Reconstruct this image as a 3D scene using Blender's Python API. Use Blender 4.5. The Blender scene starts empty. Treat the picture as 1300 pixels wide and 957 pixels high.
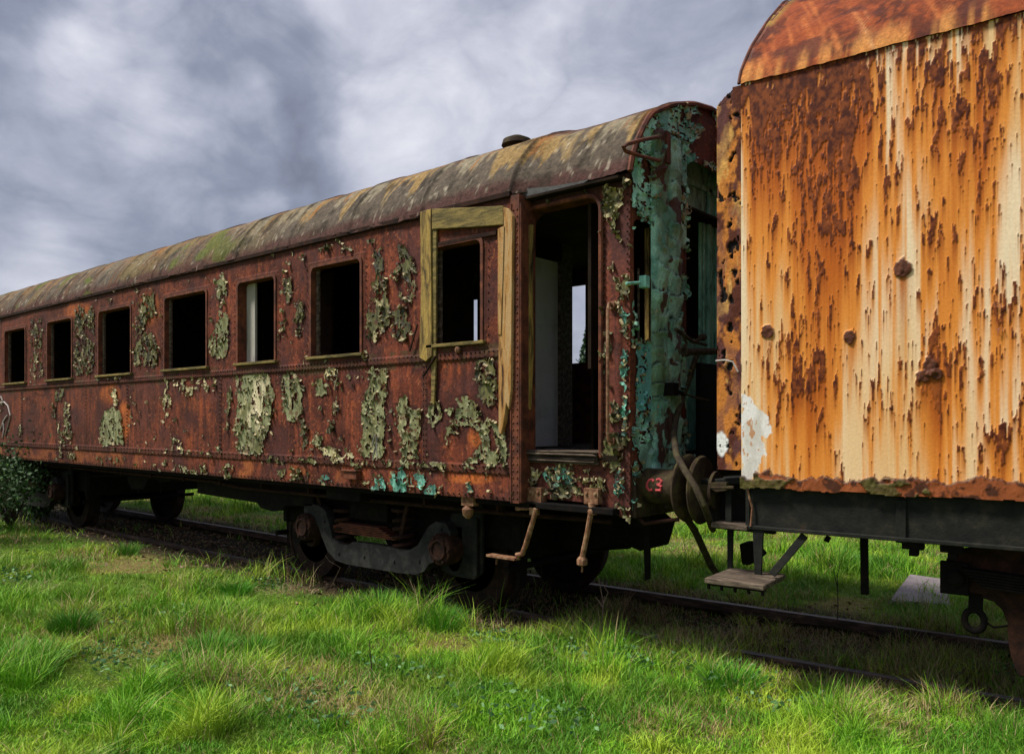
import bpy, math, random
import numpy as np
from mathutils import Vector, Matrix
random.seed(7); rng = np.random.default_rng(7)
C = bpy.context.scene.collection
PI = math.pi
# ------------------------------------------------------------------ survey
# measurements were taken off the photograph; F = focal length in photo pixels
F, CX, HY, EYE = 1011.0, 650.0, 534.0, 1.78
TH0, TH1 = math.radians(40.3), math.radians(36.2)      # heading against the coach / the wagon
BEND = TH0 - TH1

def at(px, py, Y, th=TH0):
    k = (px - CX) / F
    Z = Y / (k * math.sin(th) + math.cos(th))
    return (Z * (k * math.cos(th) - math.sin(th)), Y, EYE - (py - HY) / F * Z)
def atx(px, py, X, th=TH0):
    k = (px - CX) / F
    Z = X / (k * math.cos(th) - math.sin(th))
    return (X, Z * (k * math.sin(th) + math.cos(th)), EYE - (py - HY) / F * Z)
def atz(px, py, z, th=TH0):
    k = (px - CX) / F
    Z = (EYE - z) * F / (py - HY)
    return (Z * (k * math.cos(th) - math.sin(th)), Z * (k * math.sin(th) + math.cos(th)), z)
def aw(px, py, Y): return at(px, py, Y, TH1)
def proj(X, Y, Z3, th=TH0):
    xc = X * math.cos(th) + Y * math.sin(th); zc = -X * math.sin(th) + Y * math.cos(th)
    return CX + F * xc / zc, HY - F * (Z3 - EYE) / zc

# ------------------------------------------------------------------ noise
_P = rng.random((64, 64, 64)).astype(np.float32)
def vnoise(x, y, z=0.0, s=0):
    x = np.asarray(x, np.float64) + s * 17.3; y = np.asarray(y, np.float64) + s * 5.7
    z = np.zeros_like(x) + z + s * 3.1
    xi, yi, zi = np.floor(x).astype(int), np.floor(y).astype(int), np.floor(z).astype(int)
    fx, fy, fz = x - xi, y - yi, z - zi
    fx, fy, fz = [t * t * (3 - 2 * t) for t in (fx, fy, fz)]
    g = lambda a, b, c: _P[(xi + a) & 63, (yi + b) & 63, (zi + c) & 63]
    l = lambda a, b, t: a + (b - a) * t
    return l(l(l(g(0,0,0), g(1,0,0), fx), l(g(0,1,0), g(1,1,0), fx), fy),
             l(l(g(0,0,1), g(1,0,1), fx), l(g(0,1,1), g(1,1,1), fx), fy), fz)
def fbm(x, y, o=4, s=0, z=0.0):
    r = 0; a = .5; t = 0; f = 1.0
    for i in range(o):
        r = r + a * vnoise(np.asarray(x) * f, np.asarray(y) * f, z, s + i * 1.37); t += a; a *= .5; f *= 2.03
    return r / t
def sst(a, b, x): t = np.clip((x - a) / (b - a), 0, 1); return t * t * (3 - 2 * t)
def mixc(c1, c2, t):
    c1 = np.asarray(c1, float); c2 = np.asarray(c2, float)
    return c1 + (c2 - c1) * np.asarray(t)[..., None]
def inpoly(px, py, poly):
    r = np.zeros(px.shape, bool); n = len(poly)
    for i in range(n):
        x1, y1 = poly[i]; x2, y2 = poly[(i + 1) % n]
        if y1 == y2: continue
        c = ((y1 > py) != (y2 > py)) & (px < (x2 - x1) * (py - y1) / (y2 - y1) + x1)
        r ^= c
    return r

# ------------------------------------------------------------------ scene graph helpers
def tag(o, label=None, cat=None, group=None, kind=None):
    if label: o['label'] = label
    if cat: o['category'] = cat
    if group: o['group'] = group
    if kind: o['kind'] = kind
    return o
def empty(name, loc, rz=0, **k):
    o = bpy.data.objects.new(name, None); C.objects.link(o)
    o.location = loc; o.rotation_euler = (0, 0, rz); o.empty_display_size = .3
    return tag(o, **k)
ORG = {}     # mesh frame origin of each root
def link(me, name, parent=None, org=None):
    o = bpy.data.objects.new(name, me); C.objects.link(o)
    if parent: o.parent = parent
    return o
def fast_mesh(name, V, Q, mat, parent=None, col=None, smooth=False, org=(0, 0, 0)):
    V = np.asarray(V, np.float32) - np.asarray(org, np.float32)
    Q = np.asarray(Q, np.int32); me = bpy.data.meshes.new(name)
    n, k = Q.shape
    me.vertices.add(len(V)); me.vertices.foreach_set('co', V.ravel())
    me.loops.add(n * k); me.loops.foreach_set('vertex_index', Q.ravel())
    me.polygons.add(n); me.polygons.foreach_set('loop_start', np.arange(0, n * k, k, dtype=np.int32))
    if smooth: me.polygons.foreach_set('use_smooth', np.ones(n, bool))
    me.update(calc_edges=True); me.validate()
    if col is not None:
        a = me.color_attributes.new('Col', 'FLOAT_COLOR', 'POINT')
        c = np.ones((len(V), 4), np.float32); c[:, :3] = np.clip(np.asarray(col).reshape(-1, 3), 0, 1)
        a.data.foreach_set('color', c.ravel())
    me.materials.append(mat)
    return link(me, name, parent)
class MB:
    def __init__(s, org=(0, 0, 0)): s.v = []; s.f = []; s.org = org
    def add(s, vs, fs):
        b = len(s.v); s.v += [tuple(p) for p in vs]; s.f += [tuple(b + i for i in f) for f in fs]; return s
    def box(s, a, b):
        x0, x1 = sorted((a[0], b[0])); y0, y1 = sorted((a[1], b[1])); z0, z1 = sorted((a[2], b[2]))
        return s.add([(x0,y0,z0),(x1,y0,z0),(x1,y1,z0),(x0,y1,z0),(x0,y0,z1),(x1,y0,z1),(x1,y1,z1),(x0,y1,z1)],
                     [(0,3,2,1),(4,5,6,7),(0,1,5,4),(1,2,6,5),(2,3,7,6),(3,0,4,7)])
    def hexa(s, p): # 8 points, bottom 4 then top 4
        return s.add(p, [(0,3,2,1),(4,5,6,7),(0,1,5,4),(1,2,6,5),(2,3,7,6),(3,0,4,7)])
    def prism(s, poly, y0, y1): # poly of (x,z)
        n = len(poly)
        vs = [(x, y0, z) for x, z in poly] + [(x, y1, z) for x, z in poly]
        return s.add(vs, [tuple(range(n)), tuple(range(2*n-1, n-1, -1))] + [(i, i+n, (i+1)%n+n, (i+1)%n) for i in range(n)])
    def prismx(s, poly, x0, x1): # poly of (y,z)
        n = len(poly)
        vs = [(x0, y, z) for y, z in poly] + [(x1, y, z) for y, z in poly]
        return s.add(vs, [tuple(range(n)), tuple(range(2*n-1, n-1, -1))] + [(i, i+n, (i+1)%n+n, (i+1)%n) for i in range(n)])
    def tube(s, pts, r, n=8, closed=False, flat=None):
        pts = [Vector(p) for p in pts]; m = len(pts); rs = r if isinstance(r, (list, tuple)) else [r] * m
        b = len(s.v); up = None
        for i, p in enumerate(pts):
            if closed: d = pts[(i+1) % m] - pts[i-1]
            else: d = pts[min(i+1, m-1)] - pts[max(i-1, 0)]
            d.normalize()
            if up is None: up = d.orthogonal().normalized()
            else:
                up = up - d * up.dot(d)
                up = up.normalized() if up.length > 1e-5 else d.orthogonal().normalized()
            w = d.cross(up)
            for j in range(n):
                a = 2 * PI * j / n
                s.v.append(tuple(p + (up * math.cos(a) + w * math.sin(a)) * rs[i]))
        for i in range(m if closed else m - 1):
            for j in range(n):
                a, c = b + i * n, b + ((i + 1) % m) * n
                s.f.append((a + j, a + (j+1) % n, c + (j+1) % n, c + j))
        if not closed:
            s.f.append(tuple(b + j for j in range(n-1, -1, -1))); s.f.append(tuple(b + (m-1)*n + j for j in range(n)))
        return s
    def bar(s, p, q, w, t, up=(0, 0, 1)): # flat bar, w along side, t thick
        p, q = Vector(p), Vector(q); d = (q - p).normalized(); u = Vector(up)
        a = d.cross(u)
        a = a.normalized() if a.length > 1e-4 else Vector((1, 0, 0)); b = a.cross(d).normalized()
        a *= w / 2; b *= t / 2
        return s.hexa([p-a-b, p+a-b, q+a-b, q-a-b, p-a+b, p+a+b, q+a+b, q-a+b])
    def lathe(s, c, prof, ax='y', n=32, closed=False): # prof (offset along axis, radius)
        b = len(s.v); m = len(prof)
        for o, r in prof:
            for j in range(n):
                a = 2 * PI * j / n; u, w = r * math.cos(a), r * math.sin(a)
                s.v.append({'y': (c[0]+u, c[1]+o, c[2]+w), 'x': (c[0]+o, c[1]+u, c[2]+w), 'z': (c[0]+u, c[1]+w, c[2]+o)}[ax])
        for i in range(m - 1 + (1 if closed else 0)):
            for j in range(n):
                a, d = b + i * n, b + ((i + 1) % m) * n
                s.f.append((a + j, a + (j+1) % n, d + (j+1) % n, d + j))
        if not closed:
            if prof[0][1] > 1e-4: s.f.append(tuple(b + j for j in range(n)))
            if prof[-1][1] > 1e-4: s.f.append(tuple(b + (m-1)*n + j for j in range(n)))
        return s
    def rivet(s, p, nrm, r=.011, h=.008):
        p = Vector(p); nv = Vector(nrm); a = nv.orthogonal().normalized(); b = nv.cross(a)
        k = len(s.v)
        for rr, hh in ((r, 0), (r * .85, h * .6)):
            for j in range(6):
                t = j * PI / 3; s.v.append(tuple(p + a * rr * math.cos(t) + b * rr * math.sin(t) + nv * hh))
        s.v.append(tuple(p + nv * h))
        for j in range(6):
            s.f.append((k + j, k + (j+1) % 6, k + 6 + (j+1) % 6, k + 6 + j)); s.f.append((k + 6 + j, k + 6 + (j+1) % 6, k + 12))
        return s
    def build(s, name, mat, parent=None, bevel=0, smooth=False, jit=0):
        V = [(x - s.org[0], y - s.org[1], z - s.org[2]) for x, y, z in s.v]
        me = bpy.data.meshes.new(name); me.from_pydata(V, [], s.f); me.update()
        import bmesh
        bm = bmesh.new(); bm.from_mesh(me); bmesh.ops.recalc_face_normals(bm, faces=bm.faces); bm.to_mesh(me); bm.free()
        if smooth:
            me.polygons.foreach_set('use_smooth', np.ones(len(me.polygons), bool))
            try: me.set_sharp_from_angle(angle=math.radians(40))
            except Exception: pass
        me.materials.append(mat); o = link(me, name, parent)
        if bevel:
            m = o.modifiers.new('bevel', 'BEVEL'); m.width = bevel; m.segments = 1; m.limit_method = 'ANGLE'; m.angle_limit = .7
        return o

# ------------------------------------------------------------------ materials
def nodes(m): return m.node_tree.nodes, m.node_tree.links
def newmat(name):
    m = bpy.data.materials.new(name); m.use_nodes = True
    return m
def ramp(N, L, src, stops):
    r = N.new('ShaderNodeValToRGB'); e = r.color_ramp.elements
    while len(e) < len(stops): e.new(.5)
    for el, (p, c) in zip(e, stops): el.position = p; el.color = (*c, 1)
    L.new(src, r.inputs[0]); return r.outputs[0]
def noise(N, L, scale, detail=6, rough=.6, stretch=(1, 1, 1), dist=0):
    tc = N.new('ShaderNodeTexCoord'); mp = N.new('ShaderNodeMapping'); mp.inputs['Scale'].default_value = stretch
    n = N.new('ShaderNodeTexNoise'); n.inputs['Scale'].default_value = scale; n.inputs['Detail'].default_value = detail
    n.inputs['Roughness'].default_value = rough; n.inputs['Distortion'].default_value = dist
    L.new(tc.outputs['Object'], mp.inputs[0]); L.new(mp.outputs[0], n.inputs['Vector']); return n.outputs['Fac']
def mul(N, L, a, b, fac=1.0, mode='MULTIPLY'):
    x = N.new('ShaderNodeMix'); x.data_type = 'RGBA'; x.blend_type = mode; x.inputs[0].default_value = fac
    L.new(a, x.inputs[6]); L.new(b, x.inputs[7]); return x.outputs[2]
def bump(N, L, bs, h, dist=.01, strength=1.0):
    b = N.new('ShaderNodeBump'); b.inputs['Distance'].default_value = dist; b.inputs['Strength'].default_value = strength
    L.new(h, b.inputs['Height']); L.new(b.outputs[0], bs.inputs['Normal'])
def vcol_mat(name, rough=.75, bscale=60, bdist=.004, var=(.72, 1.25), vscale=45, spec=.3):
    m = newmat(name); N, L = nodes(m); bs = N['Principled BSDF']
    a = N.new('ShaderNodeAttribute'); a.attribute_name = 'Col'
    n1 = noise(N, L, vscale, 5, .7)
    r = ramp(N, L, n1, [(.3, (var[0],)*3), (.7, (var[1],)*3)])
    L.new(mul(N, L, a.outputs['Color'], r), bs.inputs['Base Color'])
    n2 = noise(N, L, bscale, 6, .7); bump(N, L, bs, n2, bdist)
    rr = N.new('ShaderNodeMapRange'); L.new(n1, rr.inputs[0]); rr.inputs[3].default_value = rough - .15; rr.inputs[4].default_value = min(1, rough + .15)
    L.new(rr.outputs[0], bs.inputs['Roughness']); bs.inputs['Specular IOR Level'].default_value = spec
    return m
def pmat(name, stops, scale=8, rough=.8, bdist=.004, bscale=50, stretch=(1, 1, 1), spec=.3, metallic=0, detail=8, dist=0):
    m = newmat(name); N, L = nodes(m); bs = N['Principled BSDF']
    n1 = noise(N, L, scale, detail, .65, stretch, dist)
    c = ramp(N, L, n1, stops)
    n3 = noise(N, L, bscale * 2, 4, .7)
    c = mul(N, L, c, ramp(N, L, n3, [(.3, (.75,)*3), (.7, (1.2,)*3)]))
    L.new(c, bs.inputs['Base Color'])
    n2 = noise(N, L, bscale, 6, .7, stretch); bump(N, L, bs, n2, bdist)
    bs.inputs['Roughness'].default_value = rough; bs.inputs['Specular IOR Level'].default_value = spec; bs.inputs['Metallic'].default_value = metallic
    return m
M = {}
M['wall'] = vcol_mat('rusted_coach_sheet', .74, 70, .004, (.55, 1.4), 38, .14)
M['paint'] = vcol_mat('flaking_paint', .6, 90, .003, (.6, 1.3), 55, .3)
M['roof'] = vcol_mat('weathered_roof', .9, 40, .014, (.5, 1.45), 26, .1)
M['wagon'] = vcol_mat('rust_streaked_enamel', .6, 60, .0012, (.86, 1.1), 60, .15)
M['wagonroof'] = vcol_mat('rusted_wagon_roof', .8, 60, .006, (.65, 1.35), 40, .12)
M['grass'] = vcol_mat('grass_blade', .6, 20, .0, (.85, 1.15), 5, .25)
M['rust'] = pmat('brown_rust', [(.3, (.035, .014, .009)), (.5, (.12, .035, .018)), (.62, (.2, .06, .025)), (.75, (.06, .03, .018))], 9, .75)
M['rustdark'] = pmat('dark_rust', [(.3, (.006, .004, .003)), (.5, (.026, .011, .007)), (.7, (.055, .022, .012))], 12, .85, spec=.15)
M['rustpale'] = pmat('pale_rust', [(.3, (.07, .03, .015)), (.5, (.22, .1, .05)), (.65, (.34, .22, .12)), (.8, (.12, .05, .02))], 22, .7)
M['iron'] = pmat('black_iron', [(.3, (.003, .003, .0028)), (.55, (.008, .006, .005)), (.75, (.02, .012, .008))], 10, .85, spec=.12)
M['greyiron'] = pmat('grey_iron', [(.3, (.006, .006, .006)), (.5, (.017, .0165, .016)), (.6, (.036, .034, .033)), (.72, (.014, .01, .008)), (.8, (.03, .017, .01))], 7, .7, spec=.25, dist=.5)
M['beam'] = pmat('dark_green_beam', [(.3, (.005, .0055, .005)), (.52, (.014, .015, .012)), (.64, (.03, .026, .018)), (.76, (.045, .02, .01))], 7, .75, spec=.2)
M['moss'] = pmat('mossy_iron', [(.3, (.01, .007, .004)), (.48, (.045, .028, .016)), (.6, (.06, .05, .018)), (.75, (.12, .06, .032))], 12, .85, spec=.2)
M['board'] = pmat('yellow_painted_wood', [(.32, (.03, .02, .008)), (.46, (.2, .13, .035)), (.57, (.42, .28, .07)), (.68, (.34, .22, .05)), (.8, (.12, .1, .03))], 7, .75, .006, 40, (3.2, 3.2, .5), detail=9, dist=.6)
M['boardtop'] = pmat('mossy_yellow_wood', [(.3, (.03, .022, .01)), (.45, (.13, .1, .03)), (.6, (.28, .2, .055)), (.75, (.09, .085, .03))], 7, .8, .006, 40, (.6, 3, 3.2), detail=9, dist=.5)
M['boardorange'] = pmat('orange_brown_wood', [(.36, (.06, .025, .01)), (.48, (.44, .22, .06)), (.6, (.5, .33, .15)), (.8, (.38, .16, .03))], 6, .75, .006, 40, (3.2, 3.2, .4), detail=9, dist=.5)
M['oldwood'] = pmat('grey_weathered_wood', [(.3, (.02, .014, .01)), (.5, (.09, .065, .045)), (.62, (.2, .155, .11)), (.78, (.07, .05, .035))], 8, .9, .01, 30, (.6, 4, 4), detail=9)
M['sleeperwood'] = pmat('tarred_wood', [(.3, (.012, .01, .008)), (.55, (.04, .03, .022)), (.75, (.08, .06, .045))], 7, .9, .01, 30, (4, .5, 4))
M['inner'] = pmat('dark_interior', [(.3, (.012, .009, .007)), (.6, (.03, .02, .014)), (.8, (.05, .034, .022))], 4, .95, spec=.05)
M['warminner'] = pmat('brown_interior_board', [(.3, (.02, .01, .006)), (.6, (.05, .024, .012)), (.8, (.03, .02, .012))], 6, .9, spec=.1)
M['whitepanel'] = pmat('dirty_white_panel', [(.3, (.55, .54, .5)), (.5, (.8, .79, .76)), (.75, (.7, .69, .66))], 3, .7)
M['dullwhite'] = pmat('dull_white_paint', [(.3, (.2, .18, .15)), (.5, (.42, .4, .35)), (.75, (.34, .31, .26))], 5, .8, stretch=(3, 3, .6))
M['hose'] = pmat('mossy_hose', [(.3, (.014, .01, .007)), (.48, (.05, .036, .022)), (.62, (.07, .062, .026)), (.8, (.12, .07, .035))], 14, .85, spec=.2)
M['wheel'] = pmat('rusty_wheel', [(.3, (.007, .004, .003)), (.5, (.02, .01, .006)), (.7, (.045, .021, .012))], 10, .75, spec=.2)
M['rail'] = pmat('rusty_rail', [(.3, (.014, .009, .006)), (.5, (.055, .032, .021)), (.7, (.17, .105, .07))], 10, .6, stretch=(.4, 2, 2))
M['felt'] = pmat('grey_roofing_felt', [(.3, (.05, .05, .05)), (.6, (.1, .1, .098)), (.8, (.06, .05, .045))], 7, .85)
M['pink'] = pmat('pink_chalk_paint', [(.3, (.25, .03, .03)), (.55, (.6, .08, .09)), (.8, (.4, .06, .05))], 30, .7)
M['chalk'] = pmat('white_spray', [(.3, (.3, .27, .24)), (.6, (.55, .5, .46)), (.8, (.4, .35, .3))], 30, .7)
M['faint'] = pmat('faded_red_writing', [(.3, (.3, .12, .08)), (.7, (.45, .18, .12))], 30, .7)
M['stone'] = pmat('grey_mauve_concrete', [(.3, (.16, .13, .135)), (.55, (.26, .22, .225)), (.75, (.19, .15, .15))], 6, .85, .006, 30)
M['leaf'] = vcol_mat('dark_leaf', .6, 20, .0, (.8, 1.2), 5, .3)
M['straw'] = pmat('dead_stem', [(.3, (.2, .13, .07)), (.7, (.42, .32, .2))], 30, .8)
M['darkstem'] = pmat('dark_dead_stem', [(.3, (.02, .014, .01)), (.7, (.05, .035, .025))], 30, .8)
M['bark'] = pmat('bark', [(.3, (.03, .02, .015)), (.7, (.09, .065, .045))], 20, .9)

# colour fields ----------------------------------------------------------
def rust_field(a, b, seed=0):
    big = fbm(a * .9, b * 1.3, 4, seed); mid = fbm(a * 4, b * 3, 5, seed + 9); fine = fbm(a * 18, b * 16, 4, seed + 21)
    st = fbm(a * 16, b * .9, 4, seed + 33)
    st2 = fbm(a * 38, b * 1.6, 3, seed + 39)
    c = mixc((.078, .021, .013), (.225, .056, .028), sst(.34, .66, mid * .45 + big * .25 + st * .3))
    c = mixc(c, (.38, .09, .028), sst(.54, .68, st * .5 + mid * .3 + st2 * .2) * .7)
    c = mixc(c, (.46, .125, .035), sst(.62, .72, fbm(a * 3.1, b * 2.2, 5, seed + 45) * .7 + st2 * .3) * .7)
    c = mixc(c, (.055, .022, .018), sst(.55, .68, st2) * .5)
    c = mixc(c, (.38, .12, .05), sst(.66, .72, fbm(a * 42, b * 36, 3, seed + 49)) * .6)
    c = mixc(c, (.02, .012, .01), sst(.68, .74, fbm(a * 33, b * 40, 3, seed + 52)) * .8)
    c = mixc(c, (.06, .022, .02), sst(.53, .7, fbm(a * 2.6, b * 2.2, 5, seed + 57)) * .75)
    c = mixc(c, (.045, .022, .018), sst(.6, .68, fine) * .5)
    c = mixc(c, (.10, .04, .038), sst(.55, .7, fbm(a * 1.7, b * 2.7, 4, seed + 63)) * .4)
    return c
OLIVE, PALE, CREAM, TEAL, DARKO = (.15, .145, .05), (.27, .28, .14), (.66, .56, .3), (.2, .5, .38), (.045, .042, .018)
def paint_field(a, b, kind, seed=0):
    n = fbm(a * 9, b * 6, 5, seed); st = fbm(a * 34, b * 3, 4, seed + 4)
    base = {'O': (DARKO, OLIVE), 'G': (OLIVE, PALE), 'C': (PALE, CREAM), 'T': ((.05, .16, .12), TEAL), 'Y': (OLIVE, (.3, .25, .09))}[kind]
    c = mixc(base[0], base[1], sst(.35, .6, n * .6 + st * .4))
    c = mixc(c, (.022, .02, .012), sst(.55, .64, fbm(a * 22, b * 14, 4, seed + 8)) * (.75 if kind in 'OY' else .4))
    c = mixc(c, (.12, .04, .02), sst(.62, .7, fbm(a * 16, b * 18, 4, seed + 10)) * .7)
    c = mixc(c, CREAM, sst(.66, .74, fbm(a * 13, b * 8, 4, seed + 12)) * .6)
    return c
def grid_faces(na, nb, keep): # keep (na-1, nb-1)
    i, j = np.nonzero(keep); b = i * nb + j
    return np.stack([b, b + nb, b + nb + 1, b + 1], 1)
def compact(V, Q, *arr):
    u, inv = np.unique(Q, return_inverse=True)
    return V[u], inv.reshape(Q.shape), [a[u] for a in arr]
def peel(name, A, B, mask, fn, nrm_off, kindmap, mat, parent, org, curls=900, lift=.03, seed=0, csize=1.0):
    """paint skin standing off a wall over mask, its rim lifted, with curled flakes along it"""
    cell = mask[:-1, :-1] & mask[1:, :-1] & mask[:-1, 1:] & mask[1:, 1:]
    dist = np.zeros(mask.shape); m = mask.copy()
    for k in range(6):
        dist += m; e = m.copy()
        e[1:] &= m[:-1]; e[:-1] &= m[1:]; e[:, 1:] &= m[:, :-1]; e[:, :-1] &= m[:, 1:]; m = e
    edge = 1 - np.clip((dist - 1) / 4, 0, 1)
    n = fbm(A * 14, B * 12, 3, seed + 2)
    off = .003 + lift * edge ** 2 * sst(.42, .7, n) + .0025 * fbm(A * 30, B * 24, 3, seed + 5)
    V = fn(A, B, off); Q = grid_faces(*mask.shape, cell); col = kindmap
    col = mixc(col, np.minimum(col * 1.7 + .05, .7), (edge > .8) * sst(.5, .62, fbm(A * 25, B * 22, 3, seed + 8)) * .8)
    Vs, Qs, (cs,) = compact(V.reshape(-1, 3), Q, col.reshape(-1, 3))
    vs, qs, cc = [Vs], [Qs], [cs]; base = len(Vs)
    ei, ej = np.nonzero((dist == 1)); 
    if len(ei):
        pick = rng.choice(len(ei), min(curls, len(ei)), replace=False)
        seg = 5; va, qa, ca = [], [], []
        for p in pick:
            i, j = ei[p], ej[p]; a0, b0 = A[i, j], B[i, j]
            ang = rng.normal(-PI / 2, 1.0) if rng.random() < .6 else rng.random() * 2 * PI
            d = (math.cos(ang), math.sin(ang)); t = (-d[1], d[0])
            w = rng.uniform(.008, .034) * csize; r = rng.uniform(.008, .024) * csize; turn = rng.uniform(1.2, 4.0)
            inner = rng.random()
            cb = kindmap[i, j] * rng.uniform(.6, 1.3) if inner < .5 else np.array((.5, .41, .22)) * rng.uniform(.3, 1.1)
            for k in range(seg + 1):
                th = turn * k / seg; f = r * math.sin(th); h = .004 + r * (1 - math.cos(th)); ww = w * (1 - .12 * k * rng.uniform(.3, 1.4))
                for sgn in (-1, 1):
                    va.append((a0 + d[0] * f + t[0] * ww * sgn, b0 + d[1] * f + t[1] * ww * sgn, h)); ca.append(cb)
                if k < seg: q = base + len(va) - 2; qa.append((q, q + 1, q + 3, q + 2))
        va = np.array(va); vs.append(fn(va[:, 0], va[:, 1], va[:, 2])); qs.append(np.array(qa)); cc.append(np.array(ca))
    return fast_mesh(name, np.concatenate(vs), np.concatenate(qs), mat, parent, np.concatenate(cc), True, org)
def axis(*seg):
    out = [np.array([seg[0]])]
    for i in range(1, len(seg) - 1, 2):
        a = out[-1][-1]; b = seg[i + 1]; n = max(1, int(round(abs(b - a) / seg[i]))); out.append(np.linspace(a, b, n + 1)[1:])
    return np.concatenate(out)

# ================================================================== SETTING: ground, rails
GZ = -.06
def rail_y(x): # centre line of the track
    x = np.asarray(x, float)
    s = math.tan(BEND); x0 = -6.0; w = 2.5
    t = x - x0
    return 6.36 + s * np.where(t < -w, 0, np.where(t > w, t, (t + w) ** 2 / (4 * w)))
def ground_z(x, y):
    c = np.abs(y - rail_y(x))
    h = GZ + .05 * (fbm(x * .5, y * .5, 3, 3) - .5) + .03 * sst(1.2, 3.5, c) + .05 * (fbm(x * 1.9, y * 1.9, 3, 4) - .5) * sst(.9, 1.6, c)
    h = h - .065 * sst(.78, .7, c)
    h = h + .5 * sst(9, 30, y) * fbm(x * .05, y * .05, 3, 6)
    return h
def ground():
    m = newmat('field_soil'); N, L = nodes(m); bs = N['Principled BSDF']
    a = N.new('ShaderNodeAttribute'); a.attribute_name = 'Col'
    n = noise(N, L, 14, 8, .7); c = mul(N, L, a.outputs['Color'], ramp(N, L, n, [(.3, (.5,)*3), (.7, (1.5, 1.45, 1.3))]))
    L.new(c, bs.inputs['Base Color']); bs.inputs['Roughness'].default_value = .95; bs.inputs['Specular IOR Level'].default_value = .1
    bump(N, L, bs, noise(N, L, 25, 8, .7), .03)
    xs = axis(-900, 60, -120, 6, -40, .5, -18, .08, 6, .5, 40, 6, 120, 60, 900)
    ys = axis(-200, 40, -20, 1, 1, .08, 12, .5, 40, 6, 120, 60, 900)
    A, B = np.meshgrid(xs, ys, indexing='ij'); Z = ground_z(A, B)
    g = fbm(A * 1.1, B * 1.1, 4, 70); c = np.abs(B - rail_y(A))
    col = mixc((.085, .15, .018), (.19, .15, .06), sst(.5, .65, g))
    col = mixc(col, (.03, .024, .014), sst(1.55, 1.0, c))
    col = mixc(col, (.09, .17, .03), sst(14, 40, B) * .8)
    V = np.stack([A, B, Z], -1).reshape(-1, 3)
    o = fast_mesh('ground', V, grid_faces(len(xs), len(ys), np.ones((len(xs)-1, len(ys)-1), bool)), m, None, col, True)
    tag(o, 'grassy soil of the siding under and around the train', kind='structure')
ground()
def rail(side, label):
    xs = axis(-60, .5, -12, .1, 8, .5, 30); ys = rail_y(xs) + side * .75
    prof = [(-.036, 0), (.036, 0), (.038, -.035), (.012, -.045), (.01, -.12), (.065, -.145), (-.065, -.145), (-.01, -.12), (-.012, -.045), (-.038, -.035)]
    n = len(prof); b = MB(); t = math.tan(BEND)
    for x, y in zip(xs, ys):
        b.v += [(x, y + p, z) for p, z in prof]
    for i in range(len(xs) - 1):
        for j in range(n):
            b.f.append((i*n+j, i*n+(j+1) % n, (i+1)*n+(j+1) % n, (i+1)*n+j))
    o = b.build('rail', M['rail']); tag(o, label, 'rail', 'rails of the siding')
rail(-1, 'rusty rail nearest the camera, half buried in the long grass')
rail(1, 'rusty rail on the far side of the train, dark web above the weeds')
sb = MB(); sb.box((-.12, -1.2, -.13), (.12, 1.2, 0)); sl = None
for i in range(38):
    x = -19 + i * .66
    if i == 0: o = sb.build('sleeper', M['sleeperwood'], None, .008); sl = o
    else: o = sl.copy(); C.objects.link(o)
    o.location = (x, float(rail_y(x)), -.148 - random.random() * .01)
    o.rotation_euler = (0, 0, (BEND if x > -6 else 0) + random.uniform(-.02, .02))
    tag(o, 'dark timber sleeper sunk in the weeds between the rails under the train', 'sleeper', 'sleepers under the rails')

# ================================================================== PASSENGER COACH
YS, YD, XE, XL = 4.9, 5.04, -3.13, -19.0       # side plane, door plane, near end, far end
YC = 6.35; YF = 2 * YC - YS
ZE = 3.62; ZB = 1.13; ZFLOOR = 1.53
org = (-11.0, YC, 0.0)
coach = empty('passenger_coach', org, label='derelict rust-red passenger coach with peeling green paint, empty windows and a teal end', cat='railway coach')
def CB(): return MB(org)
WPX = [(-52, -33), (7, 33), (61, 92), (126, 167), (210, 263), (303, 350), (396, 459), (550, 612)]
WIN = [(at(l, 500, YS)[0], at(r, 500, YS)[0]) for l, r in WPX[1:]]
w0 = WIN[0]; WIN = [(w0[0] - 1.97, w0[1] - 1.97)] + WIN
WZ = (2.425, 3.345)
def wz(k): return (2.44, 3.30) if k == len(WIN) - 1 else WZ

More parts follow.
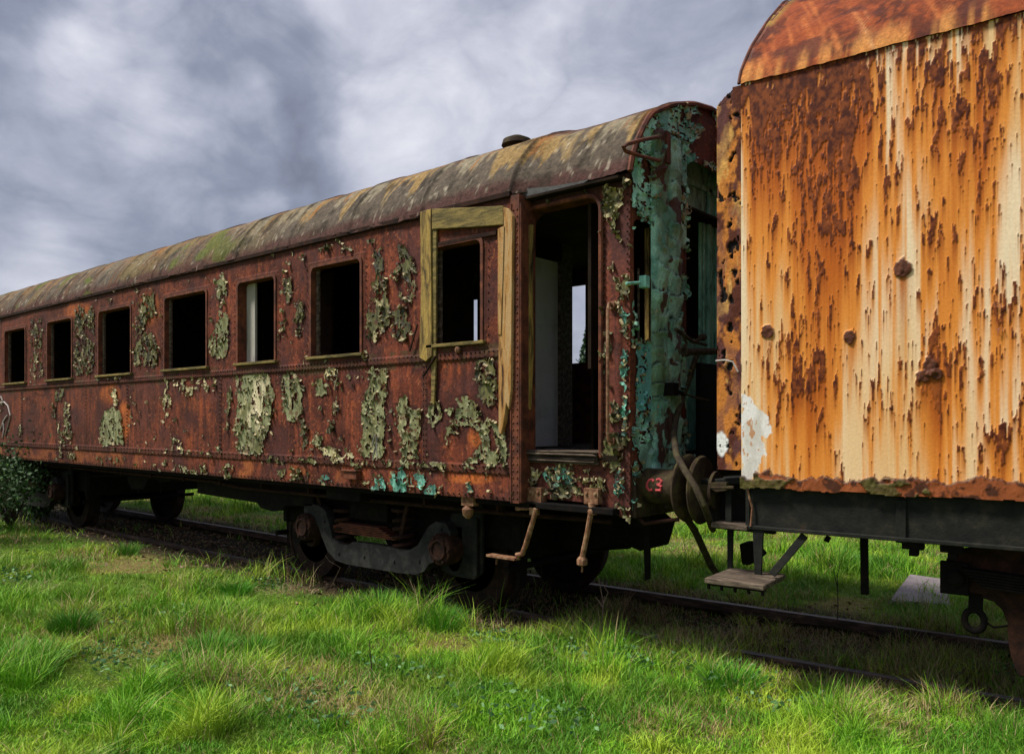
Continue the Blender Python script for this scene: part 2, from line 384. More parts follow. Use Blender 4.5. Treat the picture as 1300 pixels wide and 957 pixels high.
PATCH = [
 ('O', .62, [(40,405),(54,403),(55,478),(40,481)]), ('O', .72, [(97,392),(105,388),(110,398),(119,387),(121,470),(110,478),(95,478)]),
 ('O', .8, [(176,380),(198,371),(199,400),(188,408),(180,425),(174,423),(177,400)]), ('O', .85, [(170,435),(185,425),(193,420),(201,440),(202,464),(190,466),(170,463)]),
 ('G', .9, [(275,355),(283,350),(290,355),(289,378),(284,392),(291,400),(291,445),(284,456),(268,453),(264,440),(272,420),(280,400),(277,375)]),
 ('O', .8, [(361,352),(371,349),(374,370),(369,380),(366,389),(363,380),(361,372)]), ('O', .8, [(374,378),(385,380),(386,398),(383,415),(381,420),(377,410),(376,395)]),
 ('O', .9, [(356,410),(363,408),(363,420),(357,424)]), ('O', .9, [(377,418),(384,418),(383,429),(378,428)]),
 ('O', .85, [(474,318),(486,315),(488,340),(495,355),(491,372),(497,390),(496,415),(485,425),(478,437),(468,430),(466,405),(469,385),(477,370),(478,345)]),
 ('O', .85, [(505,312),(515,308),(521,325),(529,335),(530,365),(524,386),(511,380),(503,360),(501,345),(508,335)]), ('O', .85, [(497,398),(508,386),(518,390),(525,402),(525,427),(512,434),(499,430),(498,412)]),
 ('O', .6, [(405,316),(430,305),(440,303),(439,309),(408,319)]),
 ('L', 1, [(301,475),(322,471),(340,472),(346,490),(349,500),(345,535),(336,560),(333,577),(318,577),(302,572),(300,540),(303,505)]),
 ('O', .9, [(289,493),(297,492),(296,510),(292,530),(293,543),(288,543),(290,515)]),
 ('G', 1, [(357,485),(362,477),(372,473),(381,480),(383,495),(384,525),(375,535),(366,533),(359,522),(361,505)]), ('O', .8, [(382,530),(389,530),(392,560),(391,575),(386,574)]),
 ('C', .8, [(414,470),(420,466),(431,468),(431,480),(428,495),(424,480),(415,478)]), ('G', .8, [(403,482),(410,479),(414,492),(417,500),(408,504),(402,500)]),
 ('O', .8, [(423,510),(430,505),(432,518),(427,530),(425,548),(417,550),(418,538),(421,528)]), ('G', .8, [(396,556),(410,552),(413,566),(398,566)]), ('C', .8, [(410,568),(430,569),(446,574),(450,583),(430,584),(411,581)]),
 ('G', .95, [(473,470),(485,466),(493,470),(492,500),(489,515),(491,540),(488,580),(480,585),(465,583),(457,580),(461,550),(457,530),(461,510),(468,490)]),
 ('G', .88, [(506,505),(518,501),(520,515),(535,520),(537,545),(531,575),(536,583),(511,583),(514,565),(507,545),(505,525)]),
 ('G', .9, [(545,515),(560,510),(564,525),(558,538),(548,541),(545,530)]),
 ('G', .85, [(566,520),(580,519),(600,520),(622,531),(630,535),(643,550),(644,580),(643,592),(622,592),(612,584),(600,588),(585,588),(603,575),(612,560),(606,545),(592,540),(582,550),(565,560),(567,545),(577,538)]),
 ('O', .92, [(608,455),(628,455),(632,475),(633,505),(622,518),(611,507),(607,490),(603,478)]), ('G', .8, [(580,506),(594,500),(606,510),(604,520),(585,520)]),
 ('T', .9, [(476,606),(485,604),(492,615),(490,626),(477,625)]), ('T', .95, [(498,599),(510,596),(521,604),(522,622),(513,629),(499,624)]), ('T', .9, [(522,605),(533,601),(543,607),(539,616),(525,619)]),
 ('T', .95, [(538,622),(552,612),(557,618),(555,630),(540,630)]), ('T', .85, [(408,604),(415,601),(421,608),(420,619),(409,618)]), ('G', .9, [(352,597),(362,596),(362,608),(354,607)]), ('T', .9, [(593,614),(598,616),(601,626),(593,626)]),
 ('G', .5, [(223,590),(250,588),(262,592),(262,603),(225,601)]), ('G', .6, [(285,589),(297,589),(298,601),(286,607)]), ('G', .5, [(70,572),(95,576),(103,586),(75,585)]), ('G', .5, [(195,587),(212,586),(213,599),(197,599)]),
 ('O', .5, [(365,596),(382,594),(396,600),(396,612),(370,610)]), ('O', .5, [(120,577),(150,580),(160,592),(122,588)]),
 ('G', 1, [(135,519),(143,516),(151,518),(156,530),(157,565),(128,565),(127,545),(131,530)]), ('C', .8, [(143,492),(148,491),(150,503),(153,515),(146,516),(144,505)]),
 ('C', .5, [(212,480),(245,477),(277,479),(278,492),(265,498),(255,490),(245,500),(235,505),(228,498),(215,500),(211,520),(208,510)]), ('C', .4, [(208,490),(217,490),(217,540),(209,540)]),
 ('C', .7, [(217,558),(225,555),(233,565),(234,571),(218,570)]), ('O', .8, [(69,496),(76,494),(85,490),(84,500),(78,510),(72,510)]), ('O', .7, [(66,510),(72,512),(72,530),(67,535)]),
 ('G', .7, [(82,510),(90,512),(91,540),(86,560),(84,540),(81,525)]), ('G', .8, [(76,552),(85,545),(92,552),(92,565),(78,563)]), ('C', .8, [(73,535),(77,533),(76,548),(73,548)]), ('G', .8, [(24,540),(28,537),(29,550),(24,551)]),
 ('C', .6, [(0,505),(3,503),(4,520),(0,522)]), ('O', .4, [(120,480),(160,476),(160,484),(121,488)]), ('G', .55, [(440,586),(520,584),(560,588),(640,592),(640,597),(440,592)]),
 ('G', .45, [(210,567),(262,572),(262,578),(212,574)]), ('O', .5, [(340,578),(400,582),(402,588),(341,585)]),
]
PATCHD = [
 ('O', .85, [(766,240),(775,236),(791,243),(793,262),(786,275),(783,292),(775,290),(769,275),(764,262)]), ('Y', .8, [(771,238),(785,236),(794,240),(790,250),(775,247)]),
 ('O', .9, [(767,560),(775,550),(789,546),(792,560),(789,590),(775,602),(767,590)]), ('O', .9, [(775,515),(782,509),(788,520),(787,536),(776,537)]),
 ('T', .85, [(789,385),(797,390),(797,430),(792,425)]), ('T', .85, [(784,600),(790,590),(792,625),(782,635)]), ('T', .8, [(790,440),(797,445),(797,560),(793,540)]), ('Y', .7, [(783,300),(789,298),(789,318),(784,316)]),
 ('V', .97, [(686,602),(700,594),(718,597),(730,605),(731,625),(725,633),(703,632),(697,615)]), ('C', .5, [(667,595),(680,594),(690,612),(700,630),(680,625),(668,612)]), ('C', .5, [(729,598),(738,598),(739,628),(731,630)]),
]
def make_masks(A, B, px, py, patches, seed):
    """which part of the wall still carries paint and which colour"""
    wx = px + 7.0 * (fbm(A * 13, B * 11, 4, seed) - .5) + 2.5 * (fbm(A * 45, B * 40, 2, seed + 3) - .5)
    wy = py + 11.0 * (fbm(A * 12, B * 10, 4, seed + 6) - .5) + 2.5 * (fbm(A * 45, B * 40, 2, seed + 9) - .5)
    hole = fbm(A * 19, B * 13, 4, seed + 12); crk = np.abs(fbm(A * 13, B * 10, 4, seed + 14) - .5)
    mask = np.zeros(A.shape, bool); col = np.zeros(A.shape + (3,))
    cf = {k: paint_field(A, B, k, seed + 20) for k in 'OGCTY'}
    cf['L'] = mixc(cf['G'], (.66, .58, .36), sst(.47, .58, fbm(A * 11, B * 2.2, 4, seed + 31)) * sst(555, 535, py) * sst(478, 490, py))
    cf['V'] = mixc(cf['T'], cf['O'], sst(608, 618, py))
    for k, dens, poly in patches:
        xs = [p[0] for p in poly]; ys = [p[1] for p in poly]
        bb = (px > min(xs) - 8) & (px < max(xs) + 8) & (py > min(ys) - 8) & (py < max(ys) + 8)
        if not bb.any(): continue
        I = np.nonzero(bb); m = inpoly(wx[I], wy[I], poly) & (hole[I] < .26 + .40 * dens) & (crk[I] > .010 * (1.4 - dens))
        J = (I[0][m], I[1][m]); mask[J] = True; col[J] = cf[k][J]
    return mask, col
# ---- side wall sheet
def side_wall():
    xs = axis(XL, .03, -13, .014, -9, .009, at(652, 500, YS)[0])
    xs = np.unique(np.concatenate([xs, [e for w in WIN for e in w]]))
    zs = np.unique(np.concatenate([axis(ZB, .0085, ZE), WZ]))
    A, B = np.meshgrid(xs, zs, indexing='ij')
    px, py = proj(A, YS, B)
    prot = .014 * sst(2.29, 2.3, B) * sst(2.37, 2.36, B) + .010 * sst(1.335, 1.34, B) * sst(1.415, 1.41, B)
    for s in SEAMS: prot = np.maximum(prot, .006 * (np.abs(A - s) < .028) * (B < 2.3) * (B > 1.4))
    for l, r in WIN:   # pressed surround round each opening
        d = np.maximum(np.maximum(l - A, A - r), np.maximum(WZ[0] - B, B - WZ[1]))
        prot = np.maximum(prot, .006 * (d < .05))
    dent = .022 * (fbm(A * 1.5, B * 1.8, 3, 81) - .5) + .006 * (fbm(A * 7, B * 7, 3, 83) - .5)
    Yw = YS - prot + dent
    hole = np.zeros((len(xs)-1, len(zs)-1), bool); ac, bc = (A[:-1, :-1] + A[1:, 1:]) / 2, (B[:-1, :-1] + B[1:, 1:]) / 2
    for k, (l, r) in enumerate(WIN):
        z0, z1 = wz(k); rad = .06
        dx = np.maximum(np.abs(ac - (l + r) / 2) - ((r - l) / 2 - rad), 0); dz = np.maximum(bc - (z1 - rad), 0)
        hole |= (bc > z0) & (bc < z1) & (ac > l) & (ac < r) & (np.hypot(dx, dz) < rad)
    col = rust_field(A, B)
    col = mixc(col, (.055, .028, .02), (prot > .004) * .35)
    # rust washed out below windows and along belts
    col = mixc(col, (.09, .05, .025), sst(.5, .65, fbm(A * 6, B * 9, 4, 95)) * ((B > 2.25) & (B < 2.42)) * .9)
    col = mixc(col, (.045, .03, .02), sst(1.42, 1.30, B) * sst(1.33, 1.36, B) * .5)
    col = mixc(col, (.42, .13, .04), sst(.5, .66, fbm(A * 3, B * 4, 4, 97)) * (B < 1.34) * .7)
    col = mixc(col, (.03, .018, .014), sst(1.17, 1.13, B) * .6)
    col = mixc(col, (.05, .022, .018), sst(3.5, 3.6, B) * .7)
    col = mixc(col, (.07, .03, .02), sst(-7, -13, A) * .35)       # deeper, older rust towards the far end
    # orange halo spot round the triangular patch and others
    for (hx, hy, rx, ry, am) in ((158, 535, 8, 28, .8), (140, 500, 14, 14, .5), (600, 608, 34, 7, .8), (603, 556, 10, 14, .6), (100, 395, 20, 12, .5), (190, 392, 16, 24, .4)):
        d = ((px - hx) / rx) ** 2 + ((py - hy) / ry) ** 2
        col = mixc(col, (.6, .16, .035), sst(1.3, .2, d) * am * (.5 + .5 * sst(.4, .6, fbm(A * 14, B * 9, 3, 99))))
    mask, pc = make_masks(A, B, px, py, PATCH, 5)
    # scattered small chips of paint left everywhere
    chip = (fbm(A * 24, B * 17, 4, 131) > .735) & (fbm(A * .9, B * .9, 2, 133) > .42)
    cc = paint_field(A, B, 'G', 71)
    pc[chip & ~mask] = cc[chip & ~mask]; mask |= chip
    mask &= ~((B > 2.3) & (B < 2.36)) | (fbm(A * 9, B * 9, 2, 4) > .62)
    inwin = np.zeros_like(mask)
    for l, r in WIN: inwin |= (A > l - .04) & (A < r + .04) & (B > WZ[0] - .03) & (B < WZ[1] + .03)
    mask &= ~inwin
    # wall colour darkened in a rim next to old paint
    near = mask.copy()
    for k in range(2):
        e = near.copy(); e[1:] |= near[:-1]; e[:-1] |= near[1:]; e[:, 1:] |= near[:, :-1]; e[:, :-1] |= near[:, 1:]; near = e
    col[near & ~mask] *= .55
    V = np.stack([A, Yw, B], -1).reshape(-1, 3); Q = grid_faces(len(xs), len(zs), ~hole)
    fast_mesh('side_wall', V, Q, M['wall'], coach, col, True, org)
    def fn(a, b, off):
        a = np.asarray(a); b = np.asarray(b)
        p = .014 * sst(2.29, 2.3, b) * sst(2.37, 2.36, b) + .010 * sst(1.335, 1.34, b) * sst(1.415, 1.41, b)
        dent = .022 * (fbm(a * 1.5, b * 1.8, 3, 81) - .5) + .006 * (fbm(a * 7, b * 7, 3, 83) - .5)
        return np.stack([a, YS - p + dent - .004 - off, b], -1)
    peel('peeling_paint', A, B, mask, fn, None, pc, M['paint'], coach, org, 1300, .016, 3, 1.0)
SEAMS = [at(p, 500, YS)[0] for p in (-60, 28, 110, 162, 280, 540)]
side_wall()
# ---- door section of the side (slightly narrower body) with the doorway
DX0, DX1 = at(665, 400, YD)[0], at(764, 400, YD)[0]
def door_wall():
    xa = at(650, 400, YD)[0]
    xs = axis(xa, .007, XE); zs = axis(1.02, .007, ZE - .01)
    A, B = np.meshgrid(xs, zs, indexing='ij'); px, py = proj(A, YD, B)
    low = np.interp(A, [xa, DX1 - .02, DX1, XE], [ZB + .02, ZB + .02, ZB - .01, ZB - .09])
    hole = np.zeros((len(xs)-1, len(zs)-1), bool); ac, bc = (A[:-1, :-1] + A[1:, 1:]) / 2, (B[:-1, :-1] + B[1:, 1:]) / 2
    rad = .13; zt = 3.50
    dx = np.maximum(np.abs(ac - (DX0 + DX1) / 2) - ((DX1 - DX0) / 2 - rad), 0); dz = np.maximum(bc - (zt - rad), 0)
    hole |= (bc > 1.5) & (bc < zt) & (ac > DX0) & (ac < DX1) & (np.hypot(dx, dz) < rad)
    hole |= bc < low[:-1, :-1]
    col = rust_field(A, B, 7); col = mixc(col, (.1, .04, .035), .35 + 0 * A)
    col = mixc(col, (.035, .02, .016), sst(3.45, 3.55, B) * .8)
    mask, pc = make_masks(A, B, px, py, PATCHD, 15)
    chip = (fbm(A * 14, B * 10, 4, 171) > .68); cc = paint_field(A, B, 'O', 73); pc[chip & ~mask] = cc[chip & ~mask]; mask |= chip
    ok = np.zeros(A.shape, bool); k = ~hole; ok[:-1, :-1] |= k; h2 = hole
    bad = np.zeros(A.shape, bool); bad[:-1, :-1] |= h2; bad[1:, :-1] |= h2; bad[:-1, 1:] |= h2; bad[1:, 1:] |= h2; mask &= ~bad
    Yw = YD + .012 * (fbm(A * 3, B * 2, 3, 88) - .5)
    V = np.stack([A, Yw, B], -1).reshape(-1, 3)
    fast_mesh('door_surround', V, grid_faces(len(xs), len(zs), ~hole), M['wall'], coach, col, True, org)
    fn = lambda a, b, off: np.stack([np.asarray(a), YD + .012 * (fbm(np.asarray(a) * 3, np.asarray(b) * 2, 3, 88) - .5) - .002 - off, np.asarray(b)], -1)
    peel('peeling_paint', A, B, mask, fn, None, pc, M['paint'], coach, org, 380, .03, 9, 1.0)
door_wall()
# ---- rivets
def rivets():
    b = CB(); nv = (0, -1, 0)
    def row(x0, x1, z, step, y=YS - .016):
        x = x0
        while x < x1:
            b.rivet((x, y, z + random.uniform(-.002, .002)), nv, .0095, .008); x += step
    xr = at(650, 500, YS)[0]
    row(XL + .05, xr, 2.352, .052); row(XL + .05, xr, 2.308, .052)
    row(XL + .05, xr, 1.352, .09, YS - .013); row(XL + .05, xr, 1.4, .09, YS - .013); row(XL + .05, xr, 1.155, .07, YS - .004)
    row(XL + .05, xr, 3.585, .06, YS - .003)
    for s in SEAMS:
        for z in np.arange(1.46, 2.28, .05): b.rivet((s - .014, YS - .008, z), nv, .008, .007); b.rivet((s + .016, YS - .008, z), nv, .008, .007)
    for k, (l, r) in enumerate(WIN):
        for x in (l - .075, r + .075):
            for z in np.arange(2.42, 3.4, .07): b.rivet((x, YS - .004, z), nv, .0075, .006)
    for x in (DX1 + .028, XE - .02):
        for z in np.arange(1.14, 3.5, .055): b.rivet((x, YD - .008, z), nv, .009, .009)
    b.build('rivets', M['rustdark'], coach)
rivets()
# ---- window frames, sills
for k, (l, r) in enumerate(WIN):
    z0, z1 = wz(k); rad = .06
    pts = [(l, z0), (r, z0)] + [(r - rad + rad * math.cos(t), z1 - rad + rad * math.sin(t)) for t in np.linspace(0, PI/2, 6)] + [(l + rad - rad * math.cos(t), z1 - rad + rad * math.sin(t)) for t in np.linspace(PI/2, 0, 6)]
    b = CB(); n = len(pts); cx, cz = (l + r) / 2, (z0 + z1) / 2
    rings = []
    for (g, y) in ((.022, YS - .004), (.022, YS - .018), (-.006, YS - .018), (-.012, YS + .09)):
        rings.append([(x + g * (1 if x > cx else -1), y, z + g * (1 if z > cz else -1)) for x, z in pts])
    for rg in rings: b.v += rg
    for q in range(3):
        for j in range(n): b.f.append((q*n+j, q*n+(j+1) % n, (q+1)*n+(j+1) % n, (q+1)*n+j))
    fr = b.build('window_frame', M['rust'], coach, smooth=True)
    s = CB(); s.box((l - .05, YS - .045, z0 - .022), (r + .05, YS + .05, z0 + .006)); s.build('window_sill', M['boardtop'], coach, .003)
    g = CB()
    if k not in (5,):
        g.box((l + .012, YS + .04, z0 + .01), (l + .05, YS + .07, z1 - .01)); g.build('inner_post', M['oldwood'], coach, .003)
# white post and warm panel seen in the fifth window
x5a, x5b = at(313, 400, 4.99)[0], at(325, 400, 4.99)[0]
CB().box((x5a, 4.99, 2.3), (x5b - .02, 5.02, 3.4)).build('curtain_post', M['dullwhite'], coach, .003)
CB().box((at(304, 400, 4.99)[0], 5.03, 2.3), (x5a, 5.05, 3.4)).build('inner_board', M['boardorange'], coach)
CB().box((x5b - .05, 5.35, 1.6), (x5b + .9, 5.38, 3.4)).build('partition_panel', M['warminner'], coach)
# yellow boards around the vestibule window
yb = YS - .045
def pl(pts, Y=yb): return [(at(x, y, Y)[0], at(x, y, Y)[2]) for x, y in pts]
CB().prism(pl([(533, 269), (547, 265), (547, 330), (548, 452), (540, 459), (532, 454), (534, 360)]), yb, YS - .002).build('window_board', M['board'], coach, .004)
CB().prism(pl([(547.5, 265), (600, 263), (638, 261), (639, 285), (600, 288), (547.5, 291)]), yb + .004, YS - .002).build('window_board', M['boardtop'], coach, .004)
CB().prism(pl([(639, 263), (646, 265), (651, 274), (650, 400), (649, 495), (646, 520), (643, 512), (640, 536), (636, 552), (633, 548), (633, 400), (633, 292), (640, 288)]), yb - .004, YS - .002).build('window_board', M['boardorange'], coach, .004)
CB().prism(pl([(633, 291), (641, 287), (640, 330), (637, 425), (633, 425)]), yb - .012, yb - .005).build('window_board', M['boardorange'], coach, .002)
CB().prism(pl([(548, 291), (554, 290), (553, 470), (551, 515), (547, 512)], YS - .03), YS - .03, YS - .01).build('window_board', M['boardtop'], coach, .003)
b = CB(); b.bar(at(537, 478, YS - .04), at(553, 452, YS - .04), .02, .012); b.build('loose_strip', M['rustdark'], coach)
b = CB(); b.bar(at(520, 446, YS - .03), at(530, 412, YS - .03), .014, .01); b.build('loose_strip', M['rustdark'], coach)
# dark strip standing for the shadow at the top of that window's recess
CB().box((WIN[-1][0] - .02, YS - .02, 3.3), (at(632, 400, YS)[0], YS + .02, 3.335)).build('window_shadow_strip', M['rustdark'], coach, .003)
b = CB(); c = at(581, 444, YS - .03); b.lathe((c[0], YS - .045, c[2]), [(0, .0), (0, .02), (.01, .03), (.03, .03)], 'y', 14); b.lathe((c[0], YS - .052, c[2]), [(0, .008), (.01, .014)], 'y', 10); b.build('round_lock', M['rustpale'], coach, smooth=True)
# corner post between side and doorway
b = CB(); pxl, pxr = at(650, 400, YS)[0], at(661, 400, YS)[0]
b.box((pxl, YS - .02, ZB - .01), (pxr, YD + .05, ZE - .03)); b.tube([(pxr, YS + .0, ZB), (pxr, YS + .0, ZE - .1)], .018, 8); b.tube([(pxl + .01, YS - .02, ZB), (pxl + .01, YS - .02, ZE - .1)], .01, 6)
for x in (pxl + .03, pxr - .02):
    for z in np.arange(ZB + .03, ZE - .1, .055): b.rivet((x, YS - .021, z), (0, -1, 0), .009, .008)
b.build('corner_post', M['rust'], coach)
# ---- doorway trim, threshold, jamb strip, handrail
rad = .13; pts = [(DX0, 1.5)] + [(DX0 + rad - rad * math.cos(t), 3.5 - rad + rad * math.sin(t)) for t in np.linspace(0, PI/2, 8)] + [(DX1 - rad + rad * math.cos(t), 3.5 - rad + rad * math.sin(t)) for t in np.linspace(PI/2, 0, 8)] + [(DX1, 1.5)]
b = CB(); b.tube([(x, YD - .01, z) for x, z in pts], .02, 8); cx = (DX0 + DX1) / 2
inn = [(x + (.02 if x < cx else -.02), z - (.02 if z > 2 else 0)) for x, z in pts]; n = len(pts)
b.v_ = len(b.v); k0 = len(b.v)
b.v += [(x, YD - .01, z) for x, z in pts] + [(x, YD + .12, z) for x, z in inn]
b.f += [(k0 + i, k0 + i + 1, k0 + n + i + 1, k0 + n + i) for i in range(n - 1)]
b.build('door_frame', M['rust'], coach, smooth=True)
jx = at(667, 400, YD + .04)[0]
J = lambda pts: [(at(x, y, YD - .03)[0], at(x, y, YD - .03)[2]) for x, y in pts]
CB().prism(J([(668, 287), (675, 285), (674, 330), (674, 400), (675, 440), (672, 520), (671, 525), (668, 500)]), YD - .04, YD + .0).build('jamb_strip', M['board'], coach, .003)
b = CB(); random.seed(3)
for i in range(6):
    z = 1.545 - i * .017; y0 = YD - .05 + random.uniform(-.02, .02); x0 = DX0 + .0 + random.uniform(0, .03)
    b.hexa([(x0, y0, z - .014), (DX1 - random.uniform(0, .04), y0 + random.uniform(-.015, .015), z - .014), (DX1, YD + .3, z - .014), (x0, YD + .3, z - .014),
            (x0, y0 + .01, z), (DX1 - random.uniform(0, .04), y0 + random.uniform(-.015, .015), z - .001), (DX1, YD + .3, z), (x0, YD + .3, z)])
b.build('threshold', M['oldwood'], coach, .003)
hx = at(772, 392, YD - .07)[0]; zt = at(772, 385, YD - .07)[2]; zb = at(770, 560, YD - .07)[2]
b = CB(); b.tube([(hx + .01, YD, zt - .02), (hx, YD - .06, zt), (hx, YD - .075, zt - .05), (hx, YD - .075, zb + .05), (hx, YD - .06, zb), (hx, YD, zb)], .013, 8)
b.lathe((hx, YD - .03, zt - .01), [(0, .03), (.03, .035)], 'y', 10); b.lathe((hx, YD - .03, zb), [(0, .03), (.03, .035)], 'y', 10); b.build('handrail', M['rustpale'], coach, smooth=True)
# ---- interior
b = CB(); b.box((XL + .1, YS + .12, ZFLOOR - .05), (XE - .1, YF - .05, ZFLOOR - .01)); b.build('floor', M['inner'], coach)
b = CB(); b.box((XL + .1, YS + .05, 3.56), (XE - .05, YF - .05, 3.58)); b.build('ceiling', M['inner'], coach)
b = CB()
for (x0, x1) in ((-19, -6.19), (-6.11, -5.2)): b.box((x0, 6.6, ZFLOOR), (x1, 6.63, 3.56))
for x in (-17.3, -15.4, -13.4, -11.5, -9.6, -8.55): b.box((x, YS + .5, ZFLOOR), (x + .03, 6.6, 3.56))
b.build('compartment_wall', M['inner'], coach)
xp = -4.8
yA, yB, yC_ = atx(660, 400, xp)[1], atx(708, 400, xp)[1], atx(726, 400, xp)[1]
CB().box((xp - .03, yA, ZFLOOR), (xp, yB, 3.36)).build('white_partition', M['whitepanel'], coach)
CB().box((xp - .03, yA, 3.36), (xp + .0, yC_, 3.56)).build('partition_header', M['inner'], coach)
b = CB(); b.box((xp - .04, yB, ZFLOOR), (xp + .03, yB + .07, 3.37)); b.box((xp - .03, yB + .07, ZFLOOR), (xp + .01, yC_ - .0, 3.56)); b.build('partition_post', M['oldwood'], coach, .004)
b = CB(); b.box((XE - .12, 5.6, ZFLOOR), (XE - .42, 7.5, 3.5)); b.build('vestibule_light_block', M['inner'], coach) if False else None
# far side wall with window openings
fx0, fx1 = at(720, 400, YF)[0], at(745, 400, YF)[0]; fz1 = at(736, 363, YF)[2]; fz0 = at(736, 461, YF)[2]
f2a, f2b = -7.5, -6.95
b = CB(); ops = sorted([(fx0 - .3, fx1), (f2a, f2b)]); x = XL; far_light_gap = (-5.1, -4.1)  # unseen opening added at the far side to let light onto the partition
for l, r in ops: b.box((x, YF - .03, ZB), (l, YF, ZE)); b.box((l, YF - .03, ZB), (r, YF, fz0)); b.box((l, YF - .03, fz1), (r, YF, ZE)); x = r
b.box((x, YF - .03, ZB), (far_light_gap[0], YF, ZE)); b.box((far_light_gap[0], YF - .03, 3.5), (far_light_gap[1], YF, ZE)); b.box((far_light_gap[0], YF - .03, ZB), (far_light_gap[1], YF, 1.5)); b.box((far_light_gap[1], YF - .03, ZB), (XE, YF, ZE)); b.build('far_side_wall', M['rust'], coach)
CB().box((XL, YS, ZB), (XL + .03, YF, ZE + .3)).build('end_wall', M['rust'], coach)
# ---- roof
PR = [(5.0, 3.60), (5.04, 3.76), (5.12, 3.90), (5.29, 4.12), (5.62, 4.29), (5.99, 4.41), (6.35, 4.47)]
def roof():
    pr = np.array(PR); t = np.r_[0, np.cumsum(np.hypot(*np.diff(pr, axis=0).T))]; L1 = t[-1]
    tt = np.linspace(0, 2 * L1, 110)
    def P(s):
        m = np.where(s > L1, 2 * L1 - s, s)
        y = np.interp(m, t, pr[:, 0]); z = np.interp(m, t, pr[:, 1])
        # smooth the polyline
        y = (np.interp(m - .06, t, pr[:, 0]) + y + np.interp(np.minimum(m + .06, L1), t, pr[:, 0])) / 3; z = (np.interp(m - .06, t, pr[:, 1]) + z + np.interp(np.minimum(m + .06, L1), t, pr[:, 1])) / 3
        return np.where(s > L1, 2 * YC - y, y), z
    xs = axis(XL, .03, -9, .014, XE + .01); A, S = np.meshgrid(xs, tt, indexing='ij')
    y, z = P(S); side = np.clip((YC - y) / (YC - 5.0), -1, 1)
    wide = .13 * sst(-3.95, -4.25, A); y = y - wide * side
    # sheets: overlap joints every metre and puckering between them
    fr = (A - XE) % 1.02 / 1.02; lap = .007 * fr + .007 * (fr > .96); jx = A
    edge = np.clip(1 - S / .5, 0, 1)
    puck = .012 * (fbm(A * 2.2, S * 1.5, 3, 41) - .5) + .016 * (fbm(A * 9, S * 5, 3, 43) - .5) * (1 + edge) + .03 * edge * (fbm(A * 4, S * 6, 4, 44) - .5)
    r = lap + puck; nn = np.abs(side); y = y - r * side; z = z + r * (1 - nn * .6)
    rag = fbm(A * 3.3, A * 0, 5, 47); z = z - (S < .03) * .07 * (rag - .2)
    a = S / L1; a = np.where(a > 1, 2 - a, a); a = a / .46
    st = fbm(A * 8, S * .3, 4, 51); st2 = fbm(A * 17, S * .9, 4, 53); big = fbm(A * .8, S * 1.2, 3, 55)
    nearf = sst(-9.5, -6.5, A)
    c = mixc((.085, .066, .048), (.13, .105, .08), fbm(A * 6, S * 6, 5, 57))
    c = mixc(c, (.16, .12, .05), sst(.48, .6, fbm(A * 3, S * 2, 5, 59)) * (1 - nearf) * .7)
    c = mixc(c, (.15, .07, .035), sst(.5, .66, st2) * (1 - nearf) * .7)
    lim = .46 + .9 * (st - .5) + .75 * (st2 - .5)
    och = sst(lim, lim + .07, a) * sst(1.25, .95, a)
    c = mixc(c, mixc((.24, .205, .14), (.29, .19, .075), sst(.4, .6, fbm(A * 4, S, 3, 58))), och * (.35 + .6 * nearf) * sst(.3, .42, st2))
    c = mixc(c, (.3, .12, .035), och * sst(.58, .68, st2) * .8)
    c = mixc(c, (.09, .036, .025), sst(.84, 1.0, a + .5 * (st - .5)) * .85)
    c = mixc(c, (.09, .04, .035), sst(.22, .08, a + .14 * (fbm(A * 5, S * 5, 3, 61) - .5)) * .85)
    c = mixc(c, (.02, .016, .012), ((fr > .972)) * .7 * sst(.4, .55, fbm(A * 3, S * 4, 3, 65)))
    c = mixc(c, (.035, .028, .02), sst(.57, .68, fbm(A * 9, S * 8, 4, 63)) * .7)
    c = mixc(c, (.42, .37, .28), (fbm(A * 26, S * 14, 4, 67) > .72) * .5)
    c = mixc(c, (.10, .13, .02), sst(.6, .7, fbm(A * 2.4, S * 3, 5, 69)) * (1 - nearf) * .7)
    V = np.stack([A, y, z], -1).reshape(-1, 3)
    fast_mesh('roof', V, grid_faces(*A.shape, np.ones((A.shape[0]-1, A.shape[1]-1), bool)), M['roof'], coach, c, True, org)
    # rusted end rim following the arch
    yy, zz = P(np.linspace(0, 2 * L1, 60)); b = CB()
    b.tube([(XE + .02, a_, b_ - .012) for a_, b_ in zip(yy, zz)], .022, 6); b.build('roof_rim', M['rust'], coach, smooth=True)
    return P, L1
PROOF, LROOF = roof()
# eave gutter along the side
b = CB(); b.box((XL, YS - .03, ZE - .035), (at(650, 400, YS)[0], YS + .02, ZE + .01)); b.box((at(650, 400, YS)[0], YD - .02, ZE - .06), (XE, YD + .03, ZE - .02)); b.build('gutter', M['rustdark'], coach, .004)
# grey roofing felt hanging over the doorway
b = CB(); fe = [(655, 243), (678, 242), (710, 238), (742, 233), (752, 229), (735, 228), (655, 233)]
fe = [(656, 256), (672, 252), (690, 245), (715, 241), (735, 237), (748, 228), (735, 231), (700, 237), (656, 241)]
b.prism([(at(x, y, YD - .07)[0], at(x, y, YD - .07)[2]) for x, y in fe], YD - .075, YD - .06); b.build('felt_strip', M['felt'], coach)
